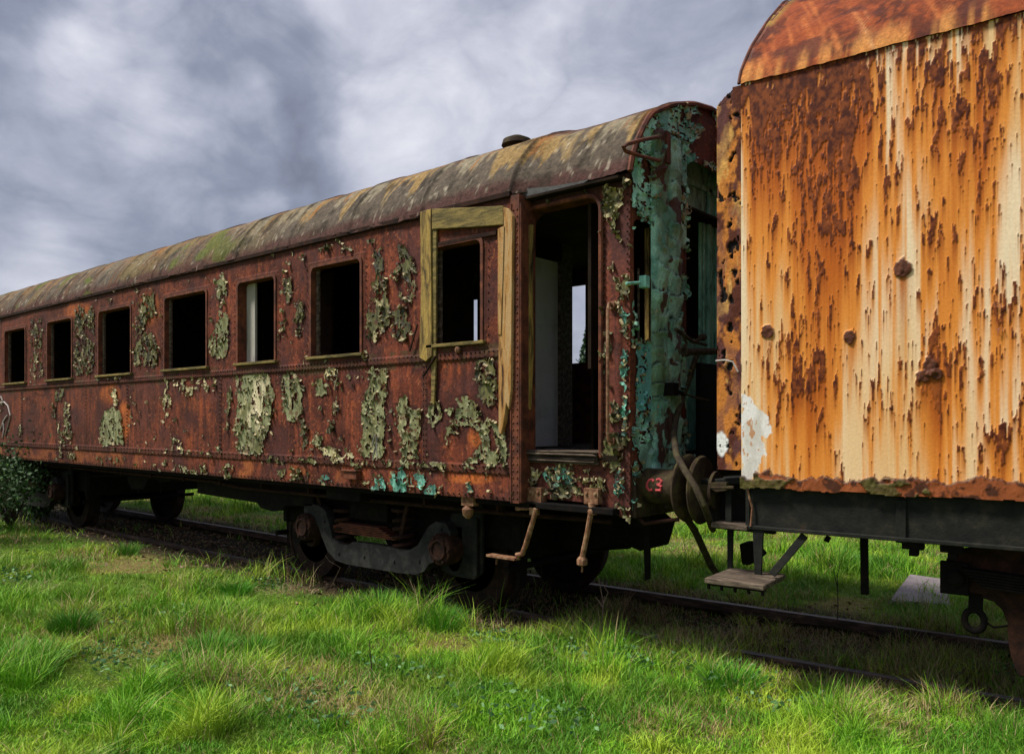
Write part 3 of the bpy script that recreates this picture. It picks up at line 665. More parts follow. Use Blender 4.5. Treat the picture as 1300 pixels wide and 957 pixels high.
# ridge vents and lifted laps that break the roof outline
for (px_, w, h) in ((33, .10, .03), (76, .1, .03), (132, .12, .035), (277, .14, .04), (376, .16, .045), (459, .14, .04), (561, .16, .045)):
    s = .62 * LROOF; yy, zz = PROOF(np.array([s])); x = at(px_, 300, float(yy[0]) - .05)[0]
    b = CB(); b.prism([(x - w * .7, zz[0] - .06), (x - w * .4, zz[0] + h * .3 - .01), (x + w * .3, zz[0] + h * .3 - .01), (x + w * .7, zz[0] - .05)], float(yy[0]) - .1, float(yy[0]) + .1)
    b.build('roof_cleat', M['rustdark'], coach, .006)
xv = at(665, 170, 5.9)[0]; b = CB(); b.lathe((xv, 5.8, 4.36), [(-.03, .12), (.01, .11), (.03, .15), (.08, .135), (.115, .06), (.12, .0)], 'z', 20); b.build('roof_vent', M['moss'], coach, smooth=True)
# ---- teal end wall
def end_wall():
    ys = axis(YD - .005, .009, 2 * YC - YD); zs = axis(1.12, .009, 4.47)
    A, B = np.meshgrid(ys, zs, indexing='ij'); px, py = proj(XE, A, B)
    s = np.linspace(0, 2 * LROOF, 200); yy, zz = PROOF(s); top = np.interp(A, yy, zz) - .01
    ac, bc = (A[:-1, :-1] + A[1:, 1:]) / 2, (B[:-1, :-1] + B[1:, 1:]) / 2
    hole = bc > top[:-1, :-1]
    w0, w1 = 5.085, 5.36; z0, z1 = atx(818, 432, XE)[2], atx(818, 282, XE)[2]
    def rr(a0, a1, c0, c1, rad):
        dx = np.maximum(np.abs(ac - (a0 + a1) / 2) - ((a1 - a0) / 2 - rad), 0); dz = np.maximum(bc - (c1 - rad), 0)
        return (bc > c0) & (bc < c1) & (ac > a0) & (ac < a1) & (np.hypot(dx, dz) < rad)
    hole |= rr(w0, w1, z0, z1, .06); g0 = atx(871, 400, XE)[1]; g1 = 2 * YC - g0; gz = atx(885, 206, XE)[2]
    hole |= rr(g0, g1, 1.5, gz, .14); hole |= rr(2 * YC - w1, 2 * YC - w0, z0, z1, .06)
    col = rust_field(A, B, 11); col = mixc(col, (.06, .03, .02), .35 + 0 * A)
    n = fbm(A * 7, B * 5, 5, 201); m = n < .60
    m &= ~(inpoly(px, py, [(872,190),(885,168),(905,160),(912,185),(905,200),(888,205)]) | inpoly(px, py, [(865,145),(905,150),(908,158),(880,160)]) | inpoly(px, py, [(857,320),(870,325),(870,352),(860,345)]) | inpoly(px, py, [(798,440),(806,442),(806,545),(800,540)]))
    bad = np.zeros(A.shape, bool)
    for sl in ((slice(0, -1), slice(0, -1)), (slice(1, None), slice(0, -1)), (slice(0, -1), slice(1, None)), (slice(1, None), slice(1, None))): bad[sl] |= hole
    m &= ~bad & (A > YD + .01)
    # paint breaks into scales: dark cracks
    crack = np.abs(fbm(A * 5, B * 16, 3, 205) - .5) < .012
    m &= ~(crack & (B > 1.6))
    t = fbm(A * 6, B * 4, 4, 207); pc = mixc((.17, .43, .34), (.42, .78, .6), sst(.38, .6, t))
    pc = mixc(pc, (.12, .14, .04), sst(.5, .66, fbm(A * 3, B * 2.4, 4, 209)) * .8)
    pc = mixc(pc, (.035, .045, .02), sst(2.2, 1.5, B) * .65 * sst(.35, .6, fbm(A * 8, B * 5, 4, 211)))
    blue = inpoly(px, py, [(806, 436), (836, 436), (838, 530), (822, 520), (806, 535)])
    pc = mixc(pc, (.13, .42, .4), blue * .8)
    yw = XE + .010 * (fbm(A * 4, B * 3, 3, 213) - .5)
    V = np.stack([yw, A, B], -1).reshape(-1, 3)
    fast_mesh('end_wall', V, grid_faces(len(ys), len(zs), ~hole), M['wall'], coach, col, True, org)
    fn = lambda a, b, off: np.stack([XE + .010 * (fbm(np.asarray(a) * 4, np.asarray(b) * 3, 3, 213) - .5) + .003 + off, np.asarray(a), np.asarray(b)], -1)
    peel('peeling_paint', A, B, m, fn, None, pc, M['paint'], coach, org, 1300, .028, 17, 1.0)
    return w0, w1, z0, z1, g0, g1, gz
w0, w1, ez0, ez1, g0, g1, gz = end_wall()
M['tealwood'] = pmat('teal_painted_panel', [(.3, (.05, .05, .03)), (.45, (.15, .42, .33)), (.6, (.3, .66, .52)), (.75, (.16, .44, .34)), (.85, (.09, .04, .025))], 7, .6, .006, 40, (2, 2, .8), dist=.4)
# gangway frame: ribbed upright post standing off the end wall
def gangway():
    if True:
        a0, a1 = atx(833, 400, XE + .05)[1], atx(869, 400, XE + .05)[1]
        us = np.linspace(0, 1, 46); zs = axis(1.35, .011, 4.02)
        A, B = np.meshgrid(us, zs, indexing='ij')
        bul = .022 * np.abs(np.sin(A * PI * 2)) ** .6
        sc = fbm(B * 9, A * 2, 4, 301); st = (B * 6.3 + 2.6 * fbm(A * 2.2, B * 2.6, 4, 303) + .35 * (A > .5)) % 1.0
        off = .02 + bul + .03 * st ** 1.5 * sst(.3, .7, sc) + .012 * (fbm(A * 8, B * 20, 3, 305) - .5)
        off = off * sst(-.02, .06, A) * sst(1.02, .94, A)
        t = fbm(A * 3, B * 6, 4, 307); c = mixc((.15, .38, .29), (.4, .76, .6), sst(.35, .6, t)); c = mixc(c, (.3, .36, .16), sst(.55, .65, fbm(A * 5, B * 9, 4, 315)) * .6)
        c = mixc(c, (.09, .14, .045), sst(.5, .62, fbm(A * 2, B * 2.2, 4, 309)) * .7)
        c = mixc(c, (.012, .014, .01), sst(.14, .05, st) * sst(.35, .6, sc) * .95)
        c = mixc(c, (.09, .03, .022), (fbm(A * 3, B * 5, 4, 311) > .63) * .95)
        V = np.stack([XE + off, a0 + (a1 - a0) * A, B], -1).reshape(-1, 3)
        fast_mesh('gangway_frame', V, grid_faces(*A.shape, np.ones((A.shape[0]-1, A.shape[1]-1), bool)), M['paint'], coach, c, True, org)
        V2 = V.copy(); V2[:, 1] = 2 * YC - V2[:, 1]
        fast_mesh('gangway_frame', V2, grid_faces(*A.shape, np.ones((A.shape[0]-1, A.shape[1]-1), bool)), M['paint'], coach, c, True, org)
gangway()
# recessed gangway: back wall with dark window, panels
XR = XE - .2
b = CB(); da0, da1 = atx(866, 300, XR)[1], atx(890, 300, XR)[1]; dz0, dz1 = atx(880, 430, XR)[2], atx(880, 278, XR)[2]
b.box((XR - .03, g0 - .2, 1.5), (XR, da0, gz + .2)); b.box((XR - .03, da1, 1.5), (XR, g1 + .2, gz + .2)); b.box((XR - .03, da0, 1.5), (XR, da1, dz0)); b.box((XR - .03, da0, dz1), (XR, da1, gz + .2))
b.box((XR, da1 + .10, 1.5), (XR + .03, da1 + .16, gz)); b.box((XR, da1 + .03, dz0), (XR + .015, da1 + .06, dz1)); b.box((XR, g0, dz1 + .28), (XR + .03, g1, dz1 + .33))
b.box((XR, g0 - .2, gz + .14), (XE - .01, g1 + .2, gz + .2)); b.box((XR, g1 + .01, 1.5), (XE - .01, g1 + .04, gz + .1)); b.box((XR, g0 - .05, 1.5), (XE - .01, g0 - .01, gz + .1)); b.build('gangway_recess', M['tealwood'], coach, .006)
CB().box((-3.78, 5.9, 1.5), (-3.75, 7.75, 3.5)).build('vestibule_light_block', M['inner'], coach)  # unseen panel added to stop far-side light showing through the gangway window
CB().box((-4.05, 5.86, 1.5), (-4.02, g1 + .3, 3.5)).build('dark_vestibule_panel', M['inner'], coach)  # panel added to keep the right part of the doorway dark
CB().box((XE + .02, g0 + .12, 1.35), (XE + .06, g1 - .05, atx(895, 462, XE)[2])).build('fall_plate', M['iron'], coach, .01)
# end window posts in the corner opening
b = CB(); yq = atx(821, 350, XE - .08)[1]; b.box((XE - .1, yq, ez0), (XE - .06, yq + .05, ez1)); b.build('window_post', M['board'], coach, .003)
b = CB(); yq = atx(810, 350, XE - .05)[1]; b.box((XE - .06, yq, ez0), (XE - .045, yq + .018, ez0 + .55)); b.build('window_post', M['oldwood'], coach, .003)
b = CB(); b.box((XE - .45, YD + .1, ez0 - .2), (XE - .42, w1 + .15, ez1 + .2)); b.build('inner_board', M['inner'], coach)
# corner latch
p = atx(795, 360, XE + .05); q = atx(812, 359, XE + .05); b = CB(); b.tube([p, q], .013, 8); c = atx(818, 358, XE + .05); b.box((XE + .02, c[1] - .03, c[2] - .045), (XE + .08, c[1] + .03, c[2] + .045)); b.build('corner_latch', M['tealwood'], coach, .004)
# bent lamp iron at the roof corner
b = CB(); XX = XE + .1
b.tube([atx(840, 173, XE), atx(836, 174, XX), atx(815, 178, XX), atx(797, 183, XX), atx(791.5, 187, XX), atx(794, 192, XX), atx(812, 198, XX), atx(836, 204, XX), atx(840, 203, XE)], .014, 8); b.box((XE, atx(838, 200, XE)[1], atx(838, 208, XE)[2]), (XE + .06, atx(843, 200, XE)[1], atx(838, 168, XE)[2])); b.build('lamp_iron', M['rust'], coach, smooth=True)
# bars and hose arm on the gangway side
b = CB(); X1 = XE + .16
b.tube([atx(870, 447, X1), atx(905, 446, X1), atx(935, 446, X1)], .028, 12); b.lathe((X1, atx(870, 447, X1)[1], atx(870, 447, X1)[2]), [(-.02, .034), (.03, .034)], 'y', 14)
b.build('gangway_bar', M['hose'], coach, smooth=True)
b = CB(); b.tube([atx(858, 418, X1), atx(866, 424, X1), atx(880, 434, X1), atx(893, 429, X1)], .015, 8); b.tube([atx(866, 424, X1), atx(872, 436, X1), atx(862, 446, X1)], .012, 8); b.tube([atx(880, 434, X1), atx(897, 438, X1)], .012, 6); b.lathe(atx(892, 428, X1), [(-.03, .02), (0, .03), (.03, .02)], 'x', 10); b.build('latch_arm', M['hose'], coach, smooth=True)
b = CB(); b.tube([at(*q) for q in ((884, 452, 6.05), (877, 475, 5.95), (868, 500, 5.85), (859, 528, 5.6), (855, 552, 5.35), (859, 578, 5.12), (870, 598, 5.0), (883, 618, 4.95), (893, 640, 4.97), (899, 655, 5.1), (903, 668, 5.3), (905, 672, 5.5))], .024, 10)
b.tube([atx(846, 640, X1), atx(858, 644, X1), atx(870, 655, X1), atx(882, 673, X1), atx(893, 697, X1), atx(903, 718, X1), atx(909, 727, X1)], .028, 10)
b.tube([atx(868, 500, X1), atx(885, 505, X1), atx(899, 508, X1)], .01, 6); b.build('heating_hose', M['hose'], coach, smooth=True)
b = CB(); c = atx(852, 494, XE + .1); b.box((XE, c[1] - .03, c[2] - .05), (XE + .14, c[1] + .05, c[2] + .05)); b.tube([c, atx(868, 500, X1)], .02, 6); b.build('hose_bracket', M['iron'], coach, .005)
# ---- buffer beam and buffers
bc_ = at(835, 617, 5.27); by, bz = 5.27, bc_[2]; bx0 = at(806, 617, by)[0]; bx1 = at(868, 617, by)[0]
CB().box((XE - .12, YD + .02, 1.06), (XE + .03, 2 * YC - YD, 1.36)).build('buffer_beam', M['moss'], coach, .006)
def buffer(y, mark):
    b = CB(); b.lathe((0, y, bz), [(bx0 - .02, .165), (bx0 + .015, .165), (bx0 + .017, .135), (bx1 - .05, .128), (bx1 - .045, .14), (bx1 - .02, .14), (bx1 - .018, .1), (bx1 + .03, .1)], 'x', 36)
    for a in range(6): t = a * PI / 3 + .3; b.lathe((bx0 + .015, y + .148 * math.cos(t), bz + .148 * math.sin(t)), [(0, .016), (.025, .016)], 'x', 6)
    o = b.build('buffer', M['moss'], coach, smooth=True)
    h = CB(); h.lathe((0, y, bz), [(bx1 + .02, .1), (bx1 + .02, .24), (bx1 + .04, .25), (bx1 + .055, .235), (bx1 + .07, .12), (bx1 + .074, 0)], 'x', 40)
    h.build('buffer_head', M['moss'], o, smooth=True)
    if mark:
        def S(px_, py_): # a point on the barrel surface facing the camera
            x, _, z = at(px_, py_, y - .1); dz = max(-.12, min(.12, z - bz)); return (x, y - math.sqrt(.128 ** 2 - dz ** 2), z)
        m = CB()
        m.tube([S(832, 611), S(829.5, 608.5), S(826, 609), (S(824, 613)), S(824, 618), S(827, 622), S(831, 621)], .011, 8)
        m.tube([S(835, 609), S(839, 608), S(842, 611), S(840, 614.5), S(836.5, 615)], .011, 8); m.tube([S(837, 615), S(842, 617), S(841, 622), S(835, 622)], .011, 8)
        m.build('painted_mark', M['pink'], o, smooth=True)
buffer(by, True); buffer(2 * YC - by, False)
# ---- underframe
b = CB(); b.box((XL + .2, YS + .35, 1.06), (XE - .1, YS + .5, 1.12)); b.box((XL + .2, YF - .4, 1.06), (XE - .1, YF - .25, 1.12)); b.box((XL + .1, YS + .06, 1.08), (XE - .1, YF - .06, 1.13))
for x in np.arange(XL + .8, XE, 1.6): b.box((x, YS + .3, 1.05), (x + .1, YF - .3, 1.1))
b.build('underframe', M['iron'], coach, .005)
def U(pts, Y): return [(at(x, y, Y)[0], at(x, y, Y)[2]) for x, y in pts]
b = CB(); b.prism(U([(250, 598), (250, 626), (325, 638), (331, 645), (345, 649), (358, 648), (362, 642), (397, 643), (397, 608)], 5.2), 5.2, 5.7); b.build('battery_box', M['iron'], coach, .008)
b = CB(); b.prism(U([(160, 596), (162, 612), (167, 621), (182, 621), (187, 609), (190, 606), (205, 612), (216, 610), (224, 598)], 5.3), 5.3, 5.6); b.tube([at(176, 620, 5.3), at(176, 625, 5.3)], .015, 6); b.tube([at(204, 608, 5.4), at(204, 626, 5.4)], .01, 6); b.tube([at(100, 605, 5.4), at(162, 603, 5.4)], .016, 6)
b.build('brake_cylinder', M['iron'], coach, .005)
# ---- bogies
def bogie(dx):
    o_ = (org[0], org[1], org[2]); K = lambda: MB(o_)
    XA, XB = -7.69, -5.2
    b = K(); b.box((XA - .35 + dx, 5.42, .62), (XB + .75 + dx, 5.52, .95)); b.box((XA - .3 + dx, 2 * YC - 5.52, .62), (XB + .7 + dx, 2 * YC - 5.42, .95)); b.box(((XA + XB) / 2 - .3 + dx, 5.3, .75), ((XA + XB) / 2 + .3 + dx, 2 * YC - 5.3, .98))
    b.box((XB + .62 + dx, 5.4, .55), (XB + .72 + dx, 2 * YC - 5.4, .95)); b.box((XA - .42 + dx, 5.4, .6), (XA - .34 + dx, 2 * YC - 5.4, .95)); b.box((-6.75 + dx, 5.0, .98), (-6.2 + dx, 5.5, 1.1))
    bg = b.build('bogie', M['iron'], coach, .008)
    def sh(poly): return [(x + dx, z) for x, z in poly]
    # swan-neck equaliser beam, outline from the photograph at its own plane
    eq = [(386, 640), (396, 640), (404, 641), (413, 648), (418, 665), (422, 683), (430, 691), (441, 693), (447, 688), (458, 689), (480, 692), (500, 696), (518, 699), (530, 692), (538, 678), (544, 668), (553, 662), (566, 664), (572, 676),
          (570, 705), (560, 712), (545, 715), (538, 725), (528, 729), (505, 727), (470, 721), (440, 716), (426, 711), (416, 700), (408, 680), (404, 668), (395, 658), (386, 655)]
    b = K(); b.prism(sh(U(eq, 5.2)), 5.2, 5.3); 
    for (qx, qy) in ((400, 650), (412, 662), (430, 702), (462, 706), (500, 712), (532, 712), (545, 690), (560, 672)):
        q = at(qx, qy, 5.2); b.lathe((q[0] + dx, 5.188, q[2]), [(0, .0), (0, .014), (.014, .018)], 'y', 6)
    b.build('equaliser_beam', M['greyiron'], bg)
    for (bx, r) in ((383, .15), (556, .15)):
        c = at(bx, 669 if bx < 400 else 698, 5.12); c = (c[0] + dx, c[1], c[2])
        b = K(); b.lathe(c, [(0, .0), (0, r * .5), (-.012, r * .52), (-.012, r * .62), (.01, r * .66), (.01, r * .9), (.03, r), (.3, r)], 'y', 28)
        for a in range(6): t = a * PI / 3; b.lathe((c[0] + r * .8 * math.cos(t), c[1] - .005, c[2] + r * .8 * math.sin(t)), [(0, .012), (.02, .012)], 'y', 6)
        b.box((c[0] - .13, 5.3, c[2] - .13), (c[0] + .13, 5.5, c[2] + .2)); b.build('axle_box', M['rustdark'], bg, smooth=True)
    b = K(); b.prism(sh(U([(567, 652), (586, 650), (604, 640), (607, 640), (607, 728), (596, 737), (570, 732), (555, 724), (566, 700)], 5.25)), 5.3, 5.34); b.bar((at(597, 645, 5.2)[0] + dx, 5.27, .9), (at(597, 735, 5.2)[0] + dx, 5.27, at(597, 733, 5.2)[2]), .05, .03, (0, 1, 0)); b.build('horn_guide', M['beam'], bg, .006)
    b = K(); b.prism(sh(U([(392, 622), (560, 632), (640, 636), (642, 648), (604, 654), (560, 648), (545, 640), (420, 636), (395, 640)], 5.35)), 5.35, 5.42); b.build('frame_web', M['iron'], bg, .006)
    for (sx, r, zt, zb) in ((437, .1, .86, .52), (512, .105, .9, .52)):
        c = at(sx, 680, 5.32); cx_, cy_ = c[0] + dx, 5.34; zt_ = at(sx, 652, 5.3)[2]; zb_ = at(sx, 700, 5.3)[2]
        turns = 4.5; n = 90; b = K()
        b.tube([(cx_ + r * math.cos(2 * PI * turns * i / n), cy_ + r * math.sin(2 * PI * turns * i / n), zb_ + (zt_ - zb_) * i / n) for i in range(n + 1)], .022, 7)
        b.lathe((cx_, cy_, zt_ + .02), [(0, r + .03), (.03, r + .03)], 'z', 18); b.lathe((cx_, cy_, zb_ - .05), [(0, r + .03), (.03, r + .03)], 'z', 18); b.build('coil_spring', M['rustdark'], bg, smooth=True)
    b = K()
    for i in range(6):
        a, c = at(427 + i * 2, 670 + i * 1.5, 5.3), at(470 + i * 9, 664 - i * 2.4, 5.3)
        b.bar((a[0] + dx, 5.28, .66 - i * .0), (c[0] + dx, 5.28 + .02 * i, .70 + .0 * i), .09, .014) if False else b.box((-7.1 + i * .05 + dx, 5.24, .60 + i * .018), (-5.95 - i * .05 + dx, 5.36, .613 + i * .018))
    b.build('leaf_spring', M['rust'], bg, .002)
    for X in (XA, XB):
        for y, s in ((5.61, 1), (2 * YC - 5.61, -1)):
            b = K(); R = .5; cc = (X + dx, y, .455)
            b.lathe(cc, [(-.075 * s, .30), (-.075 * s, .44), (-.09 * s, .445), (-.09 * s, R - .02), (.04 * s, R - .005), (.06 * s, R + .03), (.085 * s, R + .028), (.085 * s, .44), (.02 * s, .42), (.01 * s, .2), (.06 * s, .13), (.09 * s, .09)], 'y', 48)
            b.lathe(cc, [(-.075 * s, .30), (-.045 * s, .22), (-.055 * s, .13), (-.13 * s, .12), (-.13 * s, .0)], 'y', 48); b.build('wheel', M['wheel'], bg, smooth=True)
        b = K(); b.tube([(X + dx, 5.3, .455), (X + dx, 2 * YC - 5.3, .455)], .075, 14); b.build('axle', M['iron'], bg, smooth=True)
        b = K(); s = 1 if X == XB else -1
        b.prism([(X + s * .53 + dx, .25), (X + s * .57 + dx, .25), (X + s * .6 + dx, .68), (X + s * .53 + dx, .68)], 5.56, 5.66); b.tube([(X + s * .56 + dx, 5.4, .45), (X + s * .56 + dx, 7.3, .45)], .03, 8); b.build('brake_block', M['iron'], bg)
bogie(0); bogie(-9.15)
# ---- dark gear beyond the leading wheel and under the end
b = CB(); b.prism(U([(600, 640), (800, 650), (822, 668), (813, 700), (790, 690), (750, 697), (700, 700), (650, 700), (610, 690)], 6.0), 6.0, 6.5); b.tube([at(668, 702, 6.2), at(700, 695, 6.2), at(800, 690, 6.2)], .05, 8); b.bar(at(712, 702, 6.3), at(692, 738, 6.3), .06, .02); b.build('brake_rigging', M['iron'], coach, .01)
b = CB(); b.prism(U([(792, 652), (824, 655), (824, 735), (818, 737), (816, 672)], 5.4), 5.4, 5.43); b.build('hanging_strap', M['iron'], coach, .004)
b = CB(); p0 = at(800, 638, 5.15); b.tube([p0, at(808, 655, 5.15), at(818, 665, 5.15), at(830, 663, 5.2), at(862, 659, 5.25)], .016, 8); b.build('coupling_rod', M['rustdark'], coach, smooth=True)
b = CB(); b.tube([(XL + .6, 5.12, 1.04), (-9.2, 5.12, 1.03), (-8.6, 5.15, .98), (-4.6, 5.15, .99), (-3.4, 5.2, 1.0)], .02, 8)
for x in np.arange(-18, -3.6, .9): b.box((x, 5.09, 1.0), (x + .03, 5.16, 1.12))
b.build('brake_pipe', M['rustdark'], coach)
for (xa_, za_, xb_, zb_) in ((-7.2, .98, -7.05, .62), (-5.75, .98, -5.9, .62)):
    CB().bar((xa_, 5.22, za_), (xb_, 5.26, zb_), .05, .025, (0, 1, 0)).build('swing_link', M['rustdark'], coach, .004)
# step hangers below the doorway
Yh = YD - .06
b = CB(); c = at(678, 628, Yh); b.box((c[0] - .07, Yh, c[2] - .07), (c[0] + .07, YD + .02, c[2] + .06)); b.box((c[0] - .035, Yh - .02, c[2] - .16), (c[0] + .035, Yh + .03, c[2] - .07)); b.tube([at(655, 646, Yh), at(680, 645, Yh)], .014, 8); b.lathe((at(657, 645, Yh)[0], Yh - .01, at(657, 644, Yh)[2]), [(0, .02), (.03, .02)], 'y', 8)
for dx_ in (-.04, .04): b.rivet((c[0] + dx_, Yh - .001, c[2] + .02), (0, -1, 0), .016, .014)
b.tube([at(681, 645, Yh - .01), at(677, 660, Yh - .01), at(668, 690, Yh - .01), at(663, 703, Yh - .01), at(655, 705, Yh - .03)], .022, 9); b.box((at(625, 705, Yh)[0], Yh - .08, at(640, 707, Yh)[2]), (at(661, 705, Yh)[0], Yh + .0, at(640, 704, Yh)[2])); b.tube([at(631, 708, Yh - .04), at(630, 716, Yh - .04)], .01, 6)
b.build('step_hanger', M['rustpale'], coach, .002, True)
b = CB(); c = at(750, 630, Yh); b.box((c[0] - .065, Yh, c[2] - .06), (c[0] + .065, YD + .02, c[2] + .06))
for dx_ in (-.04, .04): b.rivet((c[0] + dx_, Yh - .001, c[2] + .02), (0, -1, 0), .016, .014)
b.lathe((at(751, 648, Yh)[0], Yh + .01, at(751, 650, Yh)[2] - .02), [(0, .035), (.03, .04), (.05, .03), (.09, .03)], 'z', 10)
b.tube([at(750, 652, Yh), at(745, 680, Yh), at(739, 708, Yh)], .021, 9); q = at(739, 713, Yh); b.lathe((q[0], q[1], q[2] - .03), [(0, .02), (.01, .042), (.05, .042), (.07, .025)], 'z', 8); b.tube([(q[0], q[1], q[2] - .03), (q[0], q[1], q[2] - .08)], .008, 6); b.build('step_hanger', M['rustpale'], coach, .002, True)
b = CB(); b.box((at(538, 600, YS)[0], YS - .06, at(450, 601, YS)[2]), (at(538, 600, YS)[0] + .001, YS, at(450, 609, YS)[2]))
b = CB(); c = at(451, 602, YS); b.box((c[0] - .11, YS - .06, c[2] - .045), (c[0] + .09, YS, c[2] + .03)); b.box((c[0] - .13, YS - .075, c[2] + .03), (c[0] + .1, YS, c[2] + .045)); b.build('step_bracket', M['rust'], coach, .004)
b = CB(); c = at(594, 640, YS + .05); b.box((c[0] - .06, YS + .03, c[2] - .01), (c[0] + .08, YS + .1, ZB)); b.lathe((c[0], YS + .05, c[2] - .12), [(0, .02), (.03, .045), (.08, .05), (.11, .02)], 'z', 10); b.build('hose_tap', M['rustpale'], coach, smooth=True)
# graffiti strokes on the sheet
def stroke(name, paths, mat, w=.006):
    b = CB()
    for p in paths: b.tube([at(x, y, YS - .012) for x, y in p], w, 5)
    b.build(name, mat, coach, smooth=True)
stroke('graffiti', [[(472, 566), (474, 558), (476, 552)], [(473, 582), (476, 568), (479, 552), (478, 574), (479, 580)]], M['chalk'], .007)
stroke('graffiti', [[(0, 512), (5, 510), (10, 515), (13, 527), (10, 540), (6, 553)], [(0, 546), (4, 535), (9, 527)], [(1, 503), (3, 508), (2, 514)], [(3, 556), (5, 545), (4, 536)]], M['chalk'], .011)

# ================================================================== GOODS WAGON
WY = 5.32; WYC = 6.77; wx0 = aw(941, 300, WY)[0]; WX1 = 9.0
worg_f = (3.0, WYC, 0.0)
def w2w(p): c, s = math.cos(BEND), math.sin(BEND); return (p[0] * c - p[1] * s, p[0] * s + p[1] * c, p[2])
wagon = empty('goods_wagon', w2w(worg_f), BEND, label='cream goods wagon streaked with orange rust under a rounded rusty roof', cat='goods wagon')
def WB(): return MB(worg_f)
def projw(X, Y, Z): return proj(X, Y, Z, TH1)
ZWB = aw(1100, 624, WY)[2]; ZWE = aw(941, 107, WY)[2]
def wagon_rust(A, B, seed, clusters=True):
    """rust spots bleed down the enamel: sources carried downwards column by column"""
    px, py = projw(A, WY, B)
    dens = .11 * (fbm(A * 1.4, B * 1.5, 4, seed + 50) - .5)
    def blob(x, y, rx, ry, a): return a * np.exp(-((px - x) / rx) ** 2 - ((py - y) / ry) ** 2)
    if clusters:
        for q in ((1000, 140, 50, 70, .24), (1075, 130, 36, 80, .2), (1060, 210, 26, 60, .1), (1180, 110, 70, 40, .08), (1250, 90, 50, 70, .13), (1010, 480, 40, 42, .2), (1045, 300, 26, 80, .11), (1190, 480, 22, 60, .18), (1120, 200, 70, 60, .05), (1275, 560, 30, 40, .2), (1155, 560, 20, 40, .05), (1290, 400, 25, 90, .08),
                  (1215, 330, 40, 60, .05), (960, 180, 22, 60, .1), (1190, 600, 25, 30, .05), (1100, 560, 60, 50, -.07), (1120, 400, 40, 60, -.06), (960, 560, 50, 70, -.12), (960, 330, 25, 60, -.04)): dens = dens + blob(*q)
        dens = dens + .18 * sst(60, 0, py - (107 - .268 * (px - 941)))
    wz_ = B + .05 * (fbm(A * 30, B * 2, 2, seed + 5) - .5); n1 = fbm(A * 30, wz_ * 7, 3, seed); n2 = fbm(A * 80, wz_ * 15, 3, seed + 7); n = n1 * .5 + n2 * .5; n3 = fbm(A * 150, wz_ * 20, 3, seed + 3)
    src = np.maximum(sst(.628, .65, n + dens * .85), sst(.745, .765, n3 + dens * .35) * .9)
    dark = src.copy(); na, nb = A.shape
    stain = np.zeros(A.shape); run = np.zeros(na); drip = np.zeros(na); dr = np.zeros(A.shape)
    decay = .9880 - .006 * vnoise(A[:, 0] * 40, A[:, 0] * 0, 0, seed + 90)
    soft = np.array([.2, .6, .2])
    for j in range(nb - 1, -1, -1):
        run = run * decay + src[:, j] * .07
        if j % 2 == 0: run = np.convolve(run, soft, 'same')
        drip = np.maximum(drip * .972 - .006, src[:, j]); stain[:, j] = run; dr[:, j] = drip
    lines = fbm(A * 42, B * .8, 4, seed + 60); lines2 = fbm(A * 90, B * .9, 3, seed + 66)
    s = 1 - np.exp(-.95 * stain - .8 * sst(.44, .7, lines * .5 + lines2 * .2 + .3 * fbm(A * 9, B * 1.1, 3, seed + 63)))
    cream = mixc((.82, .54, .26), (.88, .71, .48), sst(.4, .6, fbm(A * 3, B * .7, 3, seed + 80)))
    c = mixc(cream, (.77, .28, .045), sst(.12, .62, s))
    c = mixc(c, (.5, .115, .01), sst(.55, .97, s))
    c = mixc(c, (.24, .055, .01), sst(.3, 1.0, dr) * .6)
    c = mixc(c, mixc((.065, .013, .006), (.24, .06, .014), sst(.3, .7, fbm(A * 45, B * 30, 3, seed + 95))), sst(.2, .8, dark))
    return c, dark, px, py
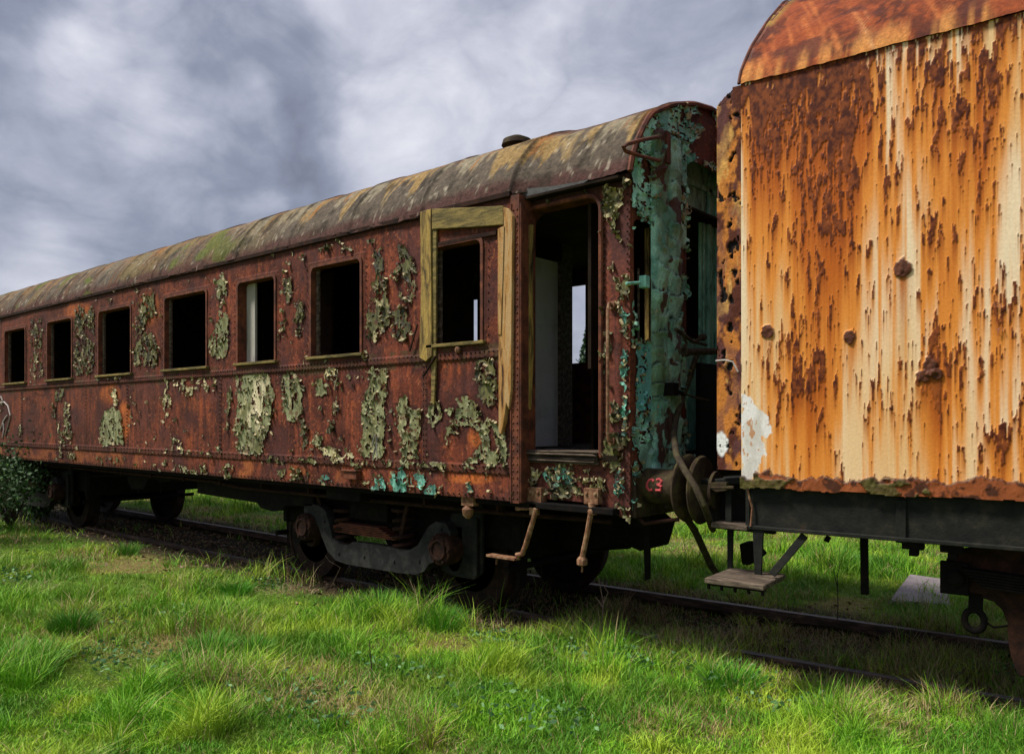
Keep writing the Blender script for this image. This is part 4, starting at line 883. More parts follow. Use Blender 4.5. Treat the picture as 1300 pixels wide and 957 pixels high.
def wagon_side():
    xs = axis(wx0, .0058, 1.75, .05, WX1); zs = axis(ZWB - .06, .0062, ZWE)
    A, B = np.meshgrid(xs, zs, indexing='ij'); c, dark, px, py = wagon_rust(A, B, 400)
    off = .004 * dark + .018 * (fbm(A * 1.2, B * .8, 3, 411) - .5) + .0035 * (fbm(A * 9, B * .4, 2, 413) - .5)
    for (bx, by_, r) in ((1147, 342, 12.5), (975, 421, 8), (1080, 428, 8.5), (1180, 466, 11), (1172, 478, 9), (1190, 474, 8)):
        d = np.hypot(px - bx, (py - by_) * .95) / r + 1.0 * (fbm(A * 24, B * 24, 4, 417) - .5)
        d = d + .3 * (fbm(A * 50, B * 50, 3, 418) - .5); k = sst(1.05, .85, d); off = off + k * (.003 + .014 * fbm(A * 40, B * 40, 3, 419)); run_ = np.exp(-((px - bx) / (r * .7)) ** 2) * sst(0, 8, py - by_) * np.exp(-np.maximum(py - by_, 0) / (r * 5)) * fbm(A * 60, B * .8, 3, 420) * 1.5; c = mixc(c, (.42, .11, .015), np.clip(run_, 0, .85)); c = mixc(c, mixc((.055, .02, .012), (.15, .05, .025), fbm(A * 60, B * 60, 2, 421)), k)
    # white scar at the lower left corner
    wn = 20 * (fbm(A * 11, B * 7, 5, 423) - .5) + 8 * (fbm(A * 50, B * 30, 3, 424) - .5)
    wm = inpoly(px + wn, py + wn, [(941,500),(950,500),(958,515),(966,520),(975,528),(978,548),(966,556),(972,566),(975,578),(966,588),(958,600),(950,596),(948,612),(941,605)]) | inpoly(px + wn * .5, py, [(952,575),(958,568),(958,600),(950,618),(946,610)])
    c = mixc(c, mixc((.62, .6, .55), (.82, .81, .78), sst(.35, .55, fbm(A * 14, B * 5, 4, 422))), wm * .95)
    c = mixc(c, (.5, .2, .05), wm * (fbm(A * 36, B * 14, 4, 426) > .64) * .8)
    # corroded skirt
    lim = 604 + 15 * (fbm(A * 4.5, A * 0, 4, 425) - .5) * 2 + 16 * (fbm(A * 16, B * 6, 4, 428) - .5) + (px - 941) * .022 - 10 * (np.abs(px - 968) < 10)
    sk = py > lim; c = mixc(c, mixc((.2, .055, .02), (.36, .1, .03), fbm(A * 9, B * 14, 4, 427)), sk * 1.0)
    c = mixc(c, (.035, .015, .01), sk * sst(.52, .6, fbm(A * 18, B * 16, 4, 430)) * .85); off = off + .012 * sk * fbm(A * 20, B * 14, 3, 434)
    mo = sk & (fbm(A * 4.5, B * 8, 4, 429) > .53); c = mixc(c, mixc((.04, .025, .012), (.13, .12, .03), fbm(A * 40, B * 40, 3, 431)), mo * .95); off = off + .012 * sk + .02 * mo * fbm(A * 35, B * 30, 3, 433)
    rim = (np.abs(py - lim) < 1.6); c = mixc(c, (.05, .02, .012), rim * .8)
    seam = np.abs(py - (352 - (px - 941) * .065)) < .8; c = mixc(c, (.85, .72, .5), seam * .0 * sst(.45, .6, fbm(A * 3, B, 3, 436))); off = off
    low = ZWB - .012 + .05 * (fbm(A * 7, A * 0, 5, 435) - .5)
    keep = B[:-1, :-1] > low[:-1, :-1]
    V = np.stack([A, WY - off, B], -1).reshape(-1, 3)
    fast_mesh('side_wall', V, grid_faces(*A.shape, keep), M['wagon'], wagon, c, True, worg_f)
wagon_side()
def wagon_end_plate():
    xl = aw(911, 300, WY + .03)[0]; xs = axis(xl, .006, wx0 + .01); zb = aw(925, 596, WY + .03)[2]; zt = ZWE
    zs = axis(zb, .0065, zt); A, B = np.meshgrid(xs, zs, indexing='ij'); px, py = projw(A, WY + .03, B)
    n = fbm(A * 12, B * 7, 5, 451); c = mixc((.55, .2, .04), (.1, .03, .018), sst(.42, .52, n)); c = mixc(c, (.66, .36, .1), sst(.57, .66, fbm(A * 14, B * 5, 4, 453)) * .9)
    c = mixc(c, (.14, .06, .06), sst(.5, .6, fbm(A * 8, B * 3, 4, 455)) * .6)
    d = np.hypot((px - 917) / 10, (py - 563) / 17) + .5 * (fbm(A * 30, B * 30, 3, 457) - .5); c = mixc(c, (.78, .78, .75), sst(1, .8, d))
    holes = (fbm(A * 20, B * 11, 4, 459) > .66); c[holes] = (.012, .01, .01)
    top = np.interp(px, [911, 936, 945], [136, 107, 100]); keep = (py > top)[:-1, :-1]
    off = .008 * n - .014 * holes
    V = np.stack([A, WY + .02 - off, B], -1).reshape(-1, 3); fast_mesh('end_plate', V, grid_faces(*A.shape, keep), M['wagonroof'], wagon, c, True, worg_f)
    # return of the plate and the end wall behind
    b = WB(); b.box((xl, WY + .025, zb), (xl + .012, WY + .1, zt - .12)); b.box((wx0 + .02, WY + .03, ZWB), (wx0 + .05, 2 * WYC - WY - .03, ZWE)); b.build('end_wall', M['rust'], wagon)
wagon_end_plate()
WP = [(WY - .022, ZWE - .025), (WY - .02, ZWE + .03)] + [tuple(atx(px_, py_, wx0, TH1)[1:]) for px_, py_ in ((943.7, 87), (955, 60), (976, 27), (999, 0))]
WP += [(WYC - .0, WP[-1][1] + .1)]
def wagon_roof():
    pr = np.array(WP); t = np.r_[0, np.cumsum(np.hypot(*np.diff(pr, axis=0).T))]; L1 = t[-1]
    tt = np.linspace(0, 2 * L1, 150); m = np.where(tt > L1, 2 * L1 - tt, tt)
    y = sum(np.interp(np.clip(m + d, 0, L1), t, pr[:, 0]) for d in (-.08, -.04, 0, .04, .08)) / 5; z = sum(np.interp(np.clip(m + d, 0, L1), t, pr[:, 1]) for d in (-.08, -.04, 0, .04, .08)) / 5
    y = np.where(tt > L1, 2 * WYC - y, y)
    xs = axis(wx0 - .01, .012, 1.9, .06, WX1); A, S = np.meshgrid(xs, tt, indexing='ij'); Y = y[None] + 0 * A; Z = z[None] + 0 * A
    Z = Z + .03 * (fbm(A * 2, S * 2, 3, 501) - .5) + .02 * (fbm(A * 14, S * 14, 4, 502) - .5); Y = Y - .02 * (fbm(A * 5, S * 5, 3, 503) - .5)
    n = fbm(A * 6, S * 3.5, 5, 505); st = fbm(A * 26 + S * 9, S * 1.2, 5, 507) * .6 + fbm(A * 5, S * 2, 4, 508) * .4
    c = mixc((.10, .026, .013), (.24, .055, .02), sst(.35, .6, n)); c = mixc(c, (.46, .14, .04), sst(.53, .64, st) * .7); c = mixc(c, (.3, .07, .02), sst(.5, .6, fbm(A * 30, S * 22, 4, 512)) * .6)
    px, py = projw(A, Y, Z); c = mixc(c, (.62, .4, .18), sst(.52, .66, st) * np.exp(-((px - 1120) / 22) ** 2) * .9)
    c = mixc(c, (.08, .025, .018), sst(.58, .7, fbm(A * 5, S * 6, 4, 509)) * .8); c = mixc(c, (.6, .26, .07), sst(.3, .02, S + .25 * (fbm(A * 20, S * 2, 3, 514) - .5)) * sst(.42, .6, fbm(A * 14, S * .8, 3, 516)) * .8)
    c = mixc(c, (.3, .25, .06), sst(.12, 0, A - wx0) * sst(.45, .6, n) * .7)
    V = np.stack([A, Y, Z], -1).reshape(-1, 3); fast_mesh('roof', V, grid_faces(*A.shape, np.ones((A.shape[0]-1, A.shape[1]-1), bool)), M['wagonroof'], wagon, c, True, worg_f)
    b = WB(); hv = [(float(a), float(q)) for a, q in zip(y, z)]; b.prismx(hv, wx0 + .005, wx0 + .03); b.build('end_gable', M['rust'], wagon)
    b = WB(); b.tube([(wx0 - .01, a, q) for a, q in hv], .012, 6); b.build('roof_rim', M['rust'], wagon, smooth=True)
wagon_roof()
WB().box((wx0, 2 * WYC - WY - .02, ZWB), (WX1, 2 * WYC - WY, ZWE)).build('far_side_wall', M['rust'], wagon)
b = WB(); b.box((wx0 + .05, WY + .05, ZWB - .02), (WX1, 2 * WYC - WY - .05, ZWB + .05)); b.build('floor', M['iron'], wagon)
# sole bar
x_l = aw(950, 650, WY + .02)[0]; zsb = aw(1046, 679, WY + .02)[2]
b = WB(); b.box((x_l, WY + .03, zsb), (WX1, WY + .06, ZWB + .02)); b.box((x_l, WY + .0, zsb), (WX1, WY + .1, zsb + .025)); b.box((x_l, WY + .06, ZWB - .03), (WX1, WY + .12, ZWB)); b.box((aw(1143, 650, WY)[0] - .03, WY + .015, zsb - .01), (aw(1143, 650, WY)[0] + .03, WY + .03, ZWB - .04))
b.box((x_l, 2 * WYC - WY - .06, zsb), (WX1, 2 * WYC - WY - .03, ZWB)); b.box((x_l - .02, WY + .02, zsb), (x_l + .01, 2 * WYC - WY - .02, ZWB)); b.build('sole_bar', M['beam'], wagon, .004)
for px_ in (1160, 1209):
    c = aw(px_, 690, WY + .1); b = WB(); b.box((c[0] - .06, WY + .05, zsb - .05), (c[0] + .06, WY + .12, zsb)); b.box((c[0] - .02, WY + .05, zsb - .09), (c[0] + .03, WY + .12, zsb - .05)); b.build('beam_clip', M['iron'], wagon, .004)
b = WB(); b.tube([aw(949, 622, WY + .0), aw(955, 645, WY + .01), aw(953, 668, WY)], .008, 6); b.build('wire_strap', M['rustpale'], wagon)
# headstock end with shunter's platform
YH = WY + .12
def UW(pts, Y): return [(aw(x, y, Y)[0], aw(x, y, Y)[2]) for x, y in pts]
b = WB(); b.prism(UW([(897, 614), (950, 614), (950, 668), (905, 664), (897, 640)], YH + .1), YH + .08, YH + .18); b.prism(UW([(893, 608), (945, 606), (945, 614), (893, 614)], YH), YH - .05, YH + .5); b.box((x_l - .28, YH + .1, zsb + .02), (x_l - .2, 2 * WYC - YH - .1, ZWB)); b.build('headstock', M['beam'], wagon, .006)
b = WB(); b.prism(UW([(902, 612), (925, 612), (925, 622), (912, 624), (902, 619)], YH - .06), YH - .1, YH - .04); b.tube([aw(903, 617, YH - .08), aw(899, 625, YH - .08), aw(898, 658, YH - .08)], .011, 7); b.tube([aw(903, 619, YH - .09), aw(932, 619, YH - .09)], .014, 8); b.build('shackle_bracket', M['moss'], wagon, .002)
for pts_, y0_, y1_ in (([(924, 618), (932, 618), (932, 668), (924, 668)], YH - .05, YH - .03), ([(923, 662), (931, 662), (929, 730), (923, 730)], YH, YH + .02), ([(962, 664), (976, 666), (973, 733), (965, 733)], YH - .11, YH - .09)):
    WB().prism(UW(pts_, YH), y0_, y1_).build('step_strap', M['beam'], wagon, .003)
WB().bar(aw(1022, 679, YH - .08), aw(980, 729, YH - .16), .05, .018, (0, 1, 0)).build('step_brace', M['beam'], wagon, .003)
WB().bar(aw(905, 668, YH - .05), aw(985, 676, YH), .05, .02).build('step_bearer', M['beam'], wagon, .003)
WB().prism(UW([(938, 690), (950, 690), (964, 706), (950, 718), (941, 716)], YH + .6), YH + .6, YH + .8).build('coupling_hook', M['iron'], wagon, .01)
def plank(pts, z, Yn, Yf, mat='oldwood', th=.035):
    b = WB(); x0, x1 = pts; n = 10; random.seed(5)
    for k, (ya, yb2) in enumerate(((Yn, (Yn + Yf) / 2 - .004), ((Yn + Yf) / 2 + .004, Yf))):
        a, c = x0 + random.uniform(0, .02), x1 - random.uniform(0, .02)
        b.hexa([(a, ya, z - th), (c, ya + .01, z - th - .005), (c, yb2, z - th - .005), (a, yb2, z - th), (a, ya, z), (c, ya + .01, z - .004), (c, yb2, z - .004), (a, yb2, z)])
    return b
c = aw(892, 733, 5.0); d = aw(972, 738, 5.0); st = plank((c[0], d[0]), c[2], 5.0, 5.47)
step = st.build('foot_step', M['oldwood'], wagon, .005)
b = WB()
for x in np.linspace(c[0] + .03, d[0] - .03, 5): b.tube([(x, 5.03, c[2] - .03), (x, 5.03, c[2] - .075)], .012, 6)
b.bar((c[0] + .02, 5.05, c[2] - .04), (d[0] - .02, 5.05, c[2] - .04), .05, .02); b.build('bolts', M['iron'], step)
c = aw(903, 662, YH - .1); d = aw(953, 664, YH - .1); plank((c[0], d[0]), c[2], YH - .14, YH + .1).build('upper_step', M['oldwood'], wagon, .004)
# wagon buffer, nearly touching the coach buffer
bw = w2w((0, 0, 0)); ca, sa = math.cos(-BEND), math.sin(-BEND)
hp = (bx1 + .10, by, bz); hx_, hy_ = hp[0] * ca - hp[1] * sa, hp[0] * sa + hp[1] * ca
for y, nm in ((hy_ + .02, 1), (hy_ + 2.15, 0)):
    b = WB(); b.lathe((hx_, y, bz - .01), [(.04, .09), (x_l - .29 - hx_, .09), (x_l - .29 - hx_, .14), (x_l - .27 - hx_, .14)], 'x', 30); o = b.build('buffer', M['moss'], wagon, smooth=True)
    h = WB(); h.lathe((hx_, y, bz - .01), [(0, 0), (.004, .12), (.018, .24), (.032, .25), (.05, .24), (.05, .1)], 'x', 40); h.build('buffer_head', M['moss'], o, smooth=True)
b = WB(); b.tube([aw(1097, 681, WY + .25), aw(1098, 754, WY + .25)], .03, 4); b.build('hanging_bar', M['iron'], wagon)
b = WB(); b.tube([aw(1052, 681, WY + .2), aw(1049, 687, WY + .2)], .02, 6); b.build('pipe_stub', M['iron'], wagon)
# axle guard, leaf spring, shackle ring and wheels
YG = WY + .22
ag = [(1205, 701), (1217, 697), (1250, 693), (1310, 697), (1310, 860), (1293, 858), (1284, 835), (1280, 815), (1279, 790), (1272, 774), (1262, 764), (1250, 760), (1232, 755), (1199, 752), (1199, 716)]
b = WB(); b.prism(UW(ag, YG), YG, YG + .05); guard = b.build('axle_guard', M['rustdark'], wagon, .006)
c = aw(1214, 733, YG); b = WB(); b.lathe((c[0], YG - .06, c[2]), [(0, .0), (0, .03), (.01, .05), (.06, .05)], 'y', 12); b.box((c[0] - .085, YG - .03, c[2] - .1), (c[0] + .07, YG, c[2] + .1)); b.build('spring_hanger', M['iron'], guard, .004)
b = WB()
for i in range(6): z = aw(1260, 722, YG)[2] - i * .018; a = aw(1222 + i * 5, 722, YG)[0]; b.hexa([(a, YG - .09, z - .014 + .0), (a + 1.6, YG - .09, z - .1), (a + 1.6, YG, z - .1), (a, YG, z - .014), (a, YG - .09, z), (a + 1.6, YG - .09, z - .086), (a + 1.6, YG, z - .086), (a, YG, z)])
b.build('leaf_spring', M['iron'], guard, .002)
c = aw(1237, 787, YG + .02); ring = WB(); R = .058
ring.tube([(c[0] + R * math.cos(t) * .9, YG + .02, c[2] + R * math.sin(t) * 1.1) for t in np.linspace(0, 2 * PI, 20, endpoint=False)], .021, 8, True)
ring.bar((c[0] + .005, YG + .02, c[2] + .05), (c[0] + .01, YG + .02, aw(1237, 752, YG)[2]), .075, .04, (0, 1, 0)); ring.tube([(c[0] + R * .9, YG + .02, c[2] - .0), aw(1262, 796, YG + .02), aw(1280, 794, YG + .02)], .008, 6); ring.build('shackle_ring', M['iron'], guard, .002, True)
for X in (1.05, 6.0):
    for y, s in ((WYC - .74, 1), (WYC + .74, -1)):
        b = WB(); R = .5; cc = (X, y, .455)
        b.lathe(cc, [(-.075 * s, .30), (-.075 * s, .44), (-.09 * s, .445), (-.09 * s, R - .02), (.04 * s, R - .005), (.06 * s, R + .03), (.085 * s, R + .028), (.085 * s, .44), (.02 * s, .42), (.01 * s, .2), (.06 * s, .13), (.09 * s, .09)], 'y', 48)
        b.lathe(cc, [(-.075 * s, .30), (-.045 * s, .22), (-.055 * s, .13), (-.13 * s, .12), (-.13 * s, .0)], 'y', 48); b.build('wheel', M['wheel'], wagon, smooth=True)
    b = WB(); b.tube([(X, WYC - .95, .455), (X, WYC + .95, .455)], .075, 14); b.build('axle', M['iron'], wagon, smooth=True)
# faint writing on the enamel
b = WB()
def ws(path): b.tube([aw(x, y, WY - .014) for x, y in path], .0022, 4)
ws([(1262, 389), (1262, 384)]); ws([(1264.5, 389), (1264.5, 384), (1268, 389), (1268, 384)]); ws([(1264, 389.8), (1271, 389.8), (1271.5, 385)])
b.build('faint_writing', M['faint'], wagon)
b = WB(); ws([(1264, 417), (1266, 420), (1269, 416)]); ws([(1271, 416), (1273, 416.5), (1272.5, 421)]); ws([(1266.5, 425), (1268.5, 417)]); b.build('faint_writing', M['faint'], wagon)
b = WB(); p, q = aw(909, 458, WY - .0), aw(930, 459, WY - .02); b.tube([p, aw(920, 457, WY - .03), q, aw(937, 472, WY - .01)], .006, 6); b.build('wire', M['chalk'], wagon, smooth=True)

# ================================================================== LOOSE THINGS ON THE GROUND
g = ground_z(np.array([at(0,0,1)[0]]), np.array([1.0]))
def gz_at(x, y): return float(ground_z(np.array([x]), np.array([y]))[0])
sp = [atz(x, y, .02) for x, y in ((1127, 757), (1154, 729), (1204, 735), (1207, 760))]
b = MB(); n = 4; zz = [-.02, .03, .02, -.03]
b.hexa([(p[0], p[1], z - .04) for p, z in zip(sp, zz)] + [(p[0], p[1], z) for p, z in zip(sp, zz)])
o = b.build('slab', M['stone'], None, .02); tag(o, 'flat mauve-grey slab lying tilted in the grass beyond the far rail', 'slab')
c = atz(300, 866, GZ + .03); b = MB(); b.lathe(c, [(-.05, .05), (0, .075), (.03, .06), (.045, 0)], 'z', 9); o = b.build('stone', M['stone'], None, .01); tag(o, 'small pale stone in the grass in front of the near rail', 'stone')

# ------------------------------------------------------------------ grass
def blades(x, y, h, w, lean, azl, col, seg=3):
    """curved tapering ribbons, one per point"""
    n = len(x); az = rng.random(n) * 2 * PI; z0 = ground_z(x, y) - .01
    wx, wy = np.cos(az) * w / 2, np.sin(az) * w / 2
    lx, ly = np.cos(azl) * lean * h, np.sin(azl) * lean * h
    V = np.zeros((n, seg + 1, 2, 3), np.float32)
    for k in range(seg + 1):
        t = k / seg; ww = (1 - t) ** .7 if k < seg else .06; b = t ** 1.8
        cx, cy, cz = x + lx * b, y + ly * b, z0 + h * (t - .32 * lean * t * t)
        V[:, k, 0] = np.stack([cx - wx * ww, cy - wy * ww, cz], -1); V[:, k, 1] = np.stack([cx + wx * ww, cy + wy * ww, cz], -1)
    base = (np.arange(n) * (seg + 1) * 2)[:, None]
    Q = np.concatenate([base + np.array([[2*k, 2*k+1, 2*k+3, 2*k+2]]) for k in range(seg)], 0)
    cc = np.repeat(col[:, None, :], (seg + 1) * 2, 1)
    return V.reshape(-1, 3), Q, cc.reshape(-1, 3)
def grass_colour(x, y, n):
    c = np.abs(y - rail_y(x)); p = fbm(x * 1.0, y * 1.0, 4, 601); p2 = fbm(x * 2.7, y * 2.7, 3, 605)
    r = rng.random(n)
    g = mixc((.085, .29, .014), (.28, .54, .03), r)
    g = mixc(g, (.44, .56, .045), sst(.46, .64, p2) * .75); g = mixc(g, (.05, .18, .012), sst(.5, .62, fbm(x * 2.1, y * 2.1, 3, 609)) * .6)
    straw = mixc((.34, .24, .1), (.5, .4, .2), rng.random(n))
    ps = .04 + .34 * sst(.58, .7, p) + .42 * sst(1.5, .9, c) * (y < 40)
    # dry strip that runs obliquely through the near meadow
    ps = ps + .38 * np.exp(-((y - (2.9 + .0 * x) - .25 * np.sin(x * 1.3)) / .16) ** 2) * (x > -8)
    m = rng.random(n) < ps; g[m] = straw[m]
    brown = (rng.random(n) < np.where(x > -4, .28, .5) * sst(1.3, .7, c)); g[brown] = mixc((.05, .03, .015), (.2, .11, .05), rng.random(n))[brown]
    return g, p
def grass():
    N = 620000
    Z = 3.2 * (60 / 3.2) ** (rng.random(N) ** 1.35)
    k = rng.uniform(-.80, .80, N); X = Z * (k * math.cos(TH0) - math.sin(TH0)); Y = Z * (k * math.sin(TH0) + math.cos(TH0))
    c = np.abs(Y - rail_y(X)); onrail = np.abs(c - .75) < .05
    shade = c < 1.35
    keep = ~onrail & ((~shade) | (rng.random(N) < np.where(X > -4.5, 1.0, .3)))
    dens = fbm(X * 1.6, Y * 1.6, 3, 621); keep &= rng.random(N) < .6 + 1.5 * sst(.3, .5, dens)
    keep &= ~((c < 1.5) & (X < -12) & (rng.random(N) < .5))
    X, Y, Z, c = X[keep], Y[keep], Z[keep], c[keep]; n = len(X)
    col, p = grass_colour(X, Y, n)
    tall = fbm(X * .9, Y * .9, 3, 631); tus = sst(.55, .66, fbm(X * 2.2, Y * 2.2, 3, 635))
    h = (.042 + .085 * sst(.35, .65, tall) + .17 * tus) * rng.uniform(.5, 1.3, n)
    h *= np.where(c < .8, .75, 1.0) * np.where(Z > 12, 1.2, 1)
    h *= np.where((c > .8) & (c < 1.5) & (Y < 6) & (X > -9) & (X < -2.6), 1.8, 1)
    h *= np.where((c > .74) & (c < 1.15) & (Y < 7) & (X > -2.6), .75, 1.0); h *= 1 - .3 * sst(.5, .62, fbm(X * 1.3 + 9, Y * 1.3, 3, 651))
    w = np.maximum(.0066, Z * .0009) * rng.uniform(.6, 1.4, n)
    lean = rng.uniform(.1, 1.1, n); az = rng.random(n) * 2 * PI + .8 * fbm(X, Y, 2, 641)
    V, Q, cc = blades(X, Y, h, w, lean, az, col)
    o = fast_mesh('grass', V, Q, M['grass'], None, cc, False); tag(o, 'bright green spring grass mixed with dry straw around the rails', 'grass', kind='stuff')
grass()
def tussock(px_, py_, R, hh, N, label, dark=.0, dry=.05):
    x0, y0, _ = atz(px_, py_, GZ + .03)
    r = R * np.sqrt(rng.random(N)); a = rng.random(N) * 2 * PI; x, y = x0 + r * np.cos(a), y0 + r * np.sin(a)
    h = hh * rng.uniform(.55, 1.15, N) * (1 - .35 * r / R); col = mixc((.05, .22, .015), (.16, .42, .03), rng.random(N)) * (1 - dark)
    m = rng.random(N) < dry; col[m] = (.4, .3, .15)
    V, Q, cc = blades(x, y, h, rng.uniform(.005, .009, N), .25 + .9 * r / R * rng.random(N), a + rng.normal(0, .4, N), col, 4)
    o = fast_mesh('grass_tussock', V, Q, M['grass'], None, cc, False, (x0, y0, GZ)); o.location = (x0, y0, GZ)
    tag(o, label, 'tussock', 'taller tussocks of grass')
for a in ((92, 800, .17, .26, 900, 'round dense dark green tussock at lower left of the meadow', .25),
          (160, 700, .16, .24, 420, 'spiky tussock against the near rail below the coach windows', .2),
          (268, 828, .17, .24, 600, 'broad green tussock in the middle of the near meadow'),
          (322, 828, .12, .2, 420, 'smaller tussock just right of the broad meadow tussock'),
          (300, 750, .15, .22, 420, 'green tussock in front of the near rail left of the wheels'),
          (480, 775, .3, .28, 1100, 'wide bright tussock in front of the bogie beam', .05),
          (560, 790, .22, .24, 600, 'loose tussock below the coach axle box'),
          (930, 868, .2, .25, 800, 'bright tussock beside the near rail in front of the wagon steps'),
          (1060, 720, .28, .4, 600, 'tall tussock beyond the far rail under the wagon', .1),
          (1130, 722, .22, .34, 420, 'green tussock beside the mauve-grey slab', .1),
          (20, 850, .3, .3, 900, 'tall pale tussock at the lower left corner', .0, .15),
          (740, 815, .2, .24, 500, 'straggly tussock in front of the step hangers', .1, .2)):
    tussock(*a)
# dead straw mats beside the near rail and loose stems
def stem(name, pts, r, mat, label, cat='dead stem'):
    base = pts[0][0]; b = MB(base)
    for path in pts: b.tube(path, [r * (1 - .6 * i / (len(path) - 1)) for i in range(len(path))], 5)
    o = b.build(name, M[mat]); o.location = base; tag(o, label, cat)
def atg(px_, py_, ref): # a point above a foot point, same distance from the viewer as the foot
    return at(px_, py_, ref[1])
f = atz(470, 866, GZ); stem('dry_stalk', [[f, atg(472, 850, f), atg(470, 830, f), atg(469, 812, f)]], .006, 'darkstem', 'thin dark upright stalk in the near meadow')
f = atz(764, 790, GZ); stem('dead_twig', [[f, atg(766, 765, f), atg(762, 745, f), atg(760, 733, f)], [atg(766, 765, f), atg(772, 752, f), atg(763, 738, f)], [atg(765, 770, f), atg(756, 757, f)]], .007, 'straw', 'pale forked twig standing in front of the leading far wheel')
f = atz(690, 790, GZ); stem('dead_twig', [[f, atg(690, 765, f), atg(688, 735, f), atg(687, 715, f)]], .004, 'darkstem', 'thin leafless twig left of the forked pale twig')
f = atz(420, 745, GZ); stem('dead_stalk', [[f, atg(432, 720, f), atg(418, 712, f), atg(413, 705, f)]], .006, 'straw', 'bent straw stalk with a dry head beside the rear axle box')
f = atz(536, 790, GZ); stem('dead_stalk', [[f, atg(530, 760, f), atg(520, 735, f)], [atg(533, 775, f), atg(545, 755, f), atg(550, 742, f)]], .005, 'straw', 'crossed straw stalks in front of the bogie beam')
f = atz(1175, 868, GZ); stem('dead_stalk', [[f, atg(1183, 850, f), atg(1192, 838, f)], [f, atg(1180, 840, f)]], .005, 'straw', 'short straw stalks on the near rail at lower right')
f = atz(1062, 800, GZ); stem('dead_twig', [[f, atg(1064, 770, f), atg(1063, 730, f), atg(1072, 700, f)], [atg(1064, 750, f), atg(1058, 722, f)]], .005, 'darkstem', 'tall thin brown twig between the rails under the wagon')
f = atz(905, 835, GZ); stem('dead_stalk', [[f, atg(930, 815, f), atg(945, 795, f)], [atg(915, 826, f), atg(905, 800, f)]], .005, 'straw', 'long slanting straw stalks between the rails in front of the steps')
def straw():
    spots = [(340, 745, .5, 420), (610, 790, .4, 240), (250, 800, .3, 140), (820, 800, .5, 380), (1000, 810, .5, 420), (1150, 830, .5, 380), (690, 830, .35, 280), (40, 750, .3, 150), (400, 870, .4, 200), (880, 700, .6, 500), (1080, 690, .8, 500), (330, 845, .25, 100)]
    vs = [];xs, ys = [], []
    for px_, py_, R, N in spots:
        c = atz(px_, py_, GZ); a = rng.random(N) * 2 * PI; r = R * np.sqrt(rng.random(N)); xs.append(c[0] + r * np.cos(a) * 1.5); ys.append(c[1] + r * np.sin(a) * .6)
    x, y = np.concatenate(xs), np.concatenate(ys); n = len(x); col = mixc((.26, .17, .09), (.52, .41, .25), rng.random(n))
    V, Q, cc = blades(x, y, rng.uniform(.05, .14, n), rng.uniform(.003, .006, n), rng.uniform(1.2, 2.6, n), rng.random(n) * 2 * PI, col, 4)
    o = fast_mesh('dead_grass', V, Q, M['grass'], None, cc); tag(o, 'matted beige dead grass beside the rails', 'dead grass', kind='stuff')
straw()
def weeds():
    xs, ys = [], []
    for px_, py_, R, N in ((770, 840, .35, 260), (230, 790, .3, 90), (12, 740, .3, 160), (620, 820, .2, 60), (640, 815, .1, 40), (1250, 850, .4, 120), (340, 745, .2, 60), (130, 790, .3, 60), (500, 860, .3, 60), (880, 850, .5, 160), (160, 850, .5, 140), (380, 900, .5, 160), (640, 910, .5, 160), (1000, 900, .4, 130)):
        c = atz(px_, py_, GZ); a = rng.random(N) * 2 * PI; r = R * np.sqrt(rng.random(N)); xs.append(c[0] + r * np.cos(a) * 1.4); ys.append(c[1] + r * np.sin(a) * .6)
    x, y = np.concatenate(xs), np.concatenate(ys); V, Q, cc = leafcards(np.stack([x, y, ground_z(x, y) + rng.uniform(.01, .11, len(x))], -1), .022, (.06, .16, .05), (.16, .3, .12), flat=.7)
    o = fast_mesh('weeds', V, Q, M['leaf'], None, cc); tag(o, 'low broad-leaved weeds among the grass', 'weeds', kind='stuff')
def leafcards(P, size, c1, c2, flat=0):
    n = len(P); a = rng.normal(size=(n, 3)); a[:, 2] *= (1 - flat); a /= np.linalg.norm(a, axis=1)[:, None]
    b = np.cross(a, rng.normal(size=(n, 3)) * np.array([1, 1, 1 - flat]) + np.array([0, 0, .01])); b /= np.linalg.norm(b, axis=1)[:, None] + 1e-9
    s = size * rng.uniform(.6, 1.4, n)[:, None]; up = np.cross(a, b) * .2 * s
    V = np.stack([P - a * s, P + b * s * .5 + up, P + a * s, P - b * s * .5 + up], 1).reshape(-1, 3)
    Q = np.arange(n * 4).reshape(-1, 4); cc = np.repeat(mixc(c1, c2, rng.random(n)), 4, 0); return V, Q, cc
weeds()
def litter():
    n = 9000; x = rng.uniform(-16, 3.5, n); y = rail_y(x) + rng.normal(0, .75, n); keep = np.abs(np.abs(y - rail_y(x)) - .75) > .06; x, y = x[keep], y[keep]
    V, Q, cc = leafcards(np.stack([x, y, ground_z(x, y) + rng.uniform(.004, .02, len(x))], -1), .024, (.05, .028, .015), (.26, .16, .085), flat=.85)
    o = fast_mesh('leaf_litter', V, Q, M['leaf'], None, cc); tag(o, 'brown dead leaves and bark bits between the rails', 'leaf litter', kind='stuff')
litter()
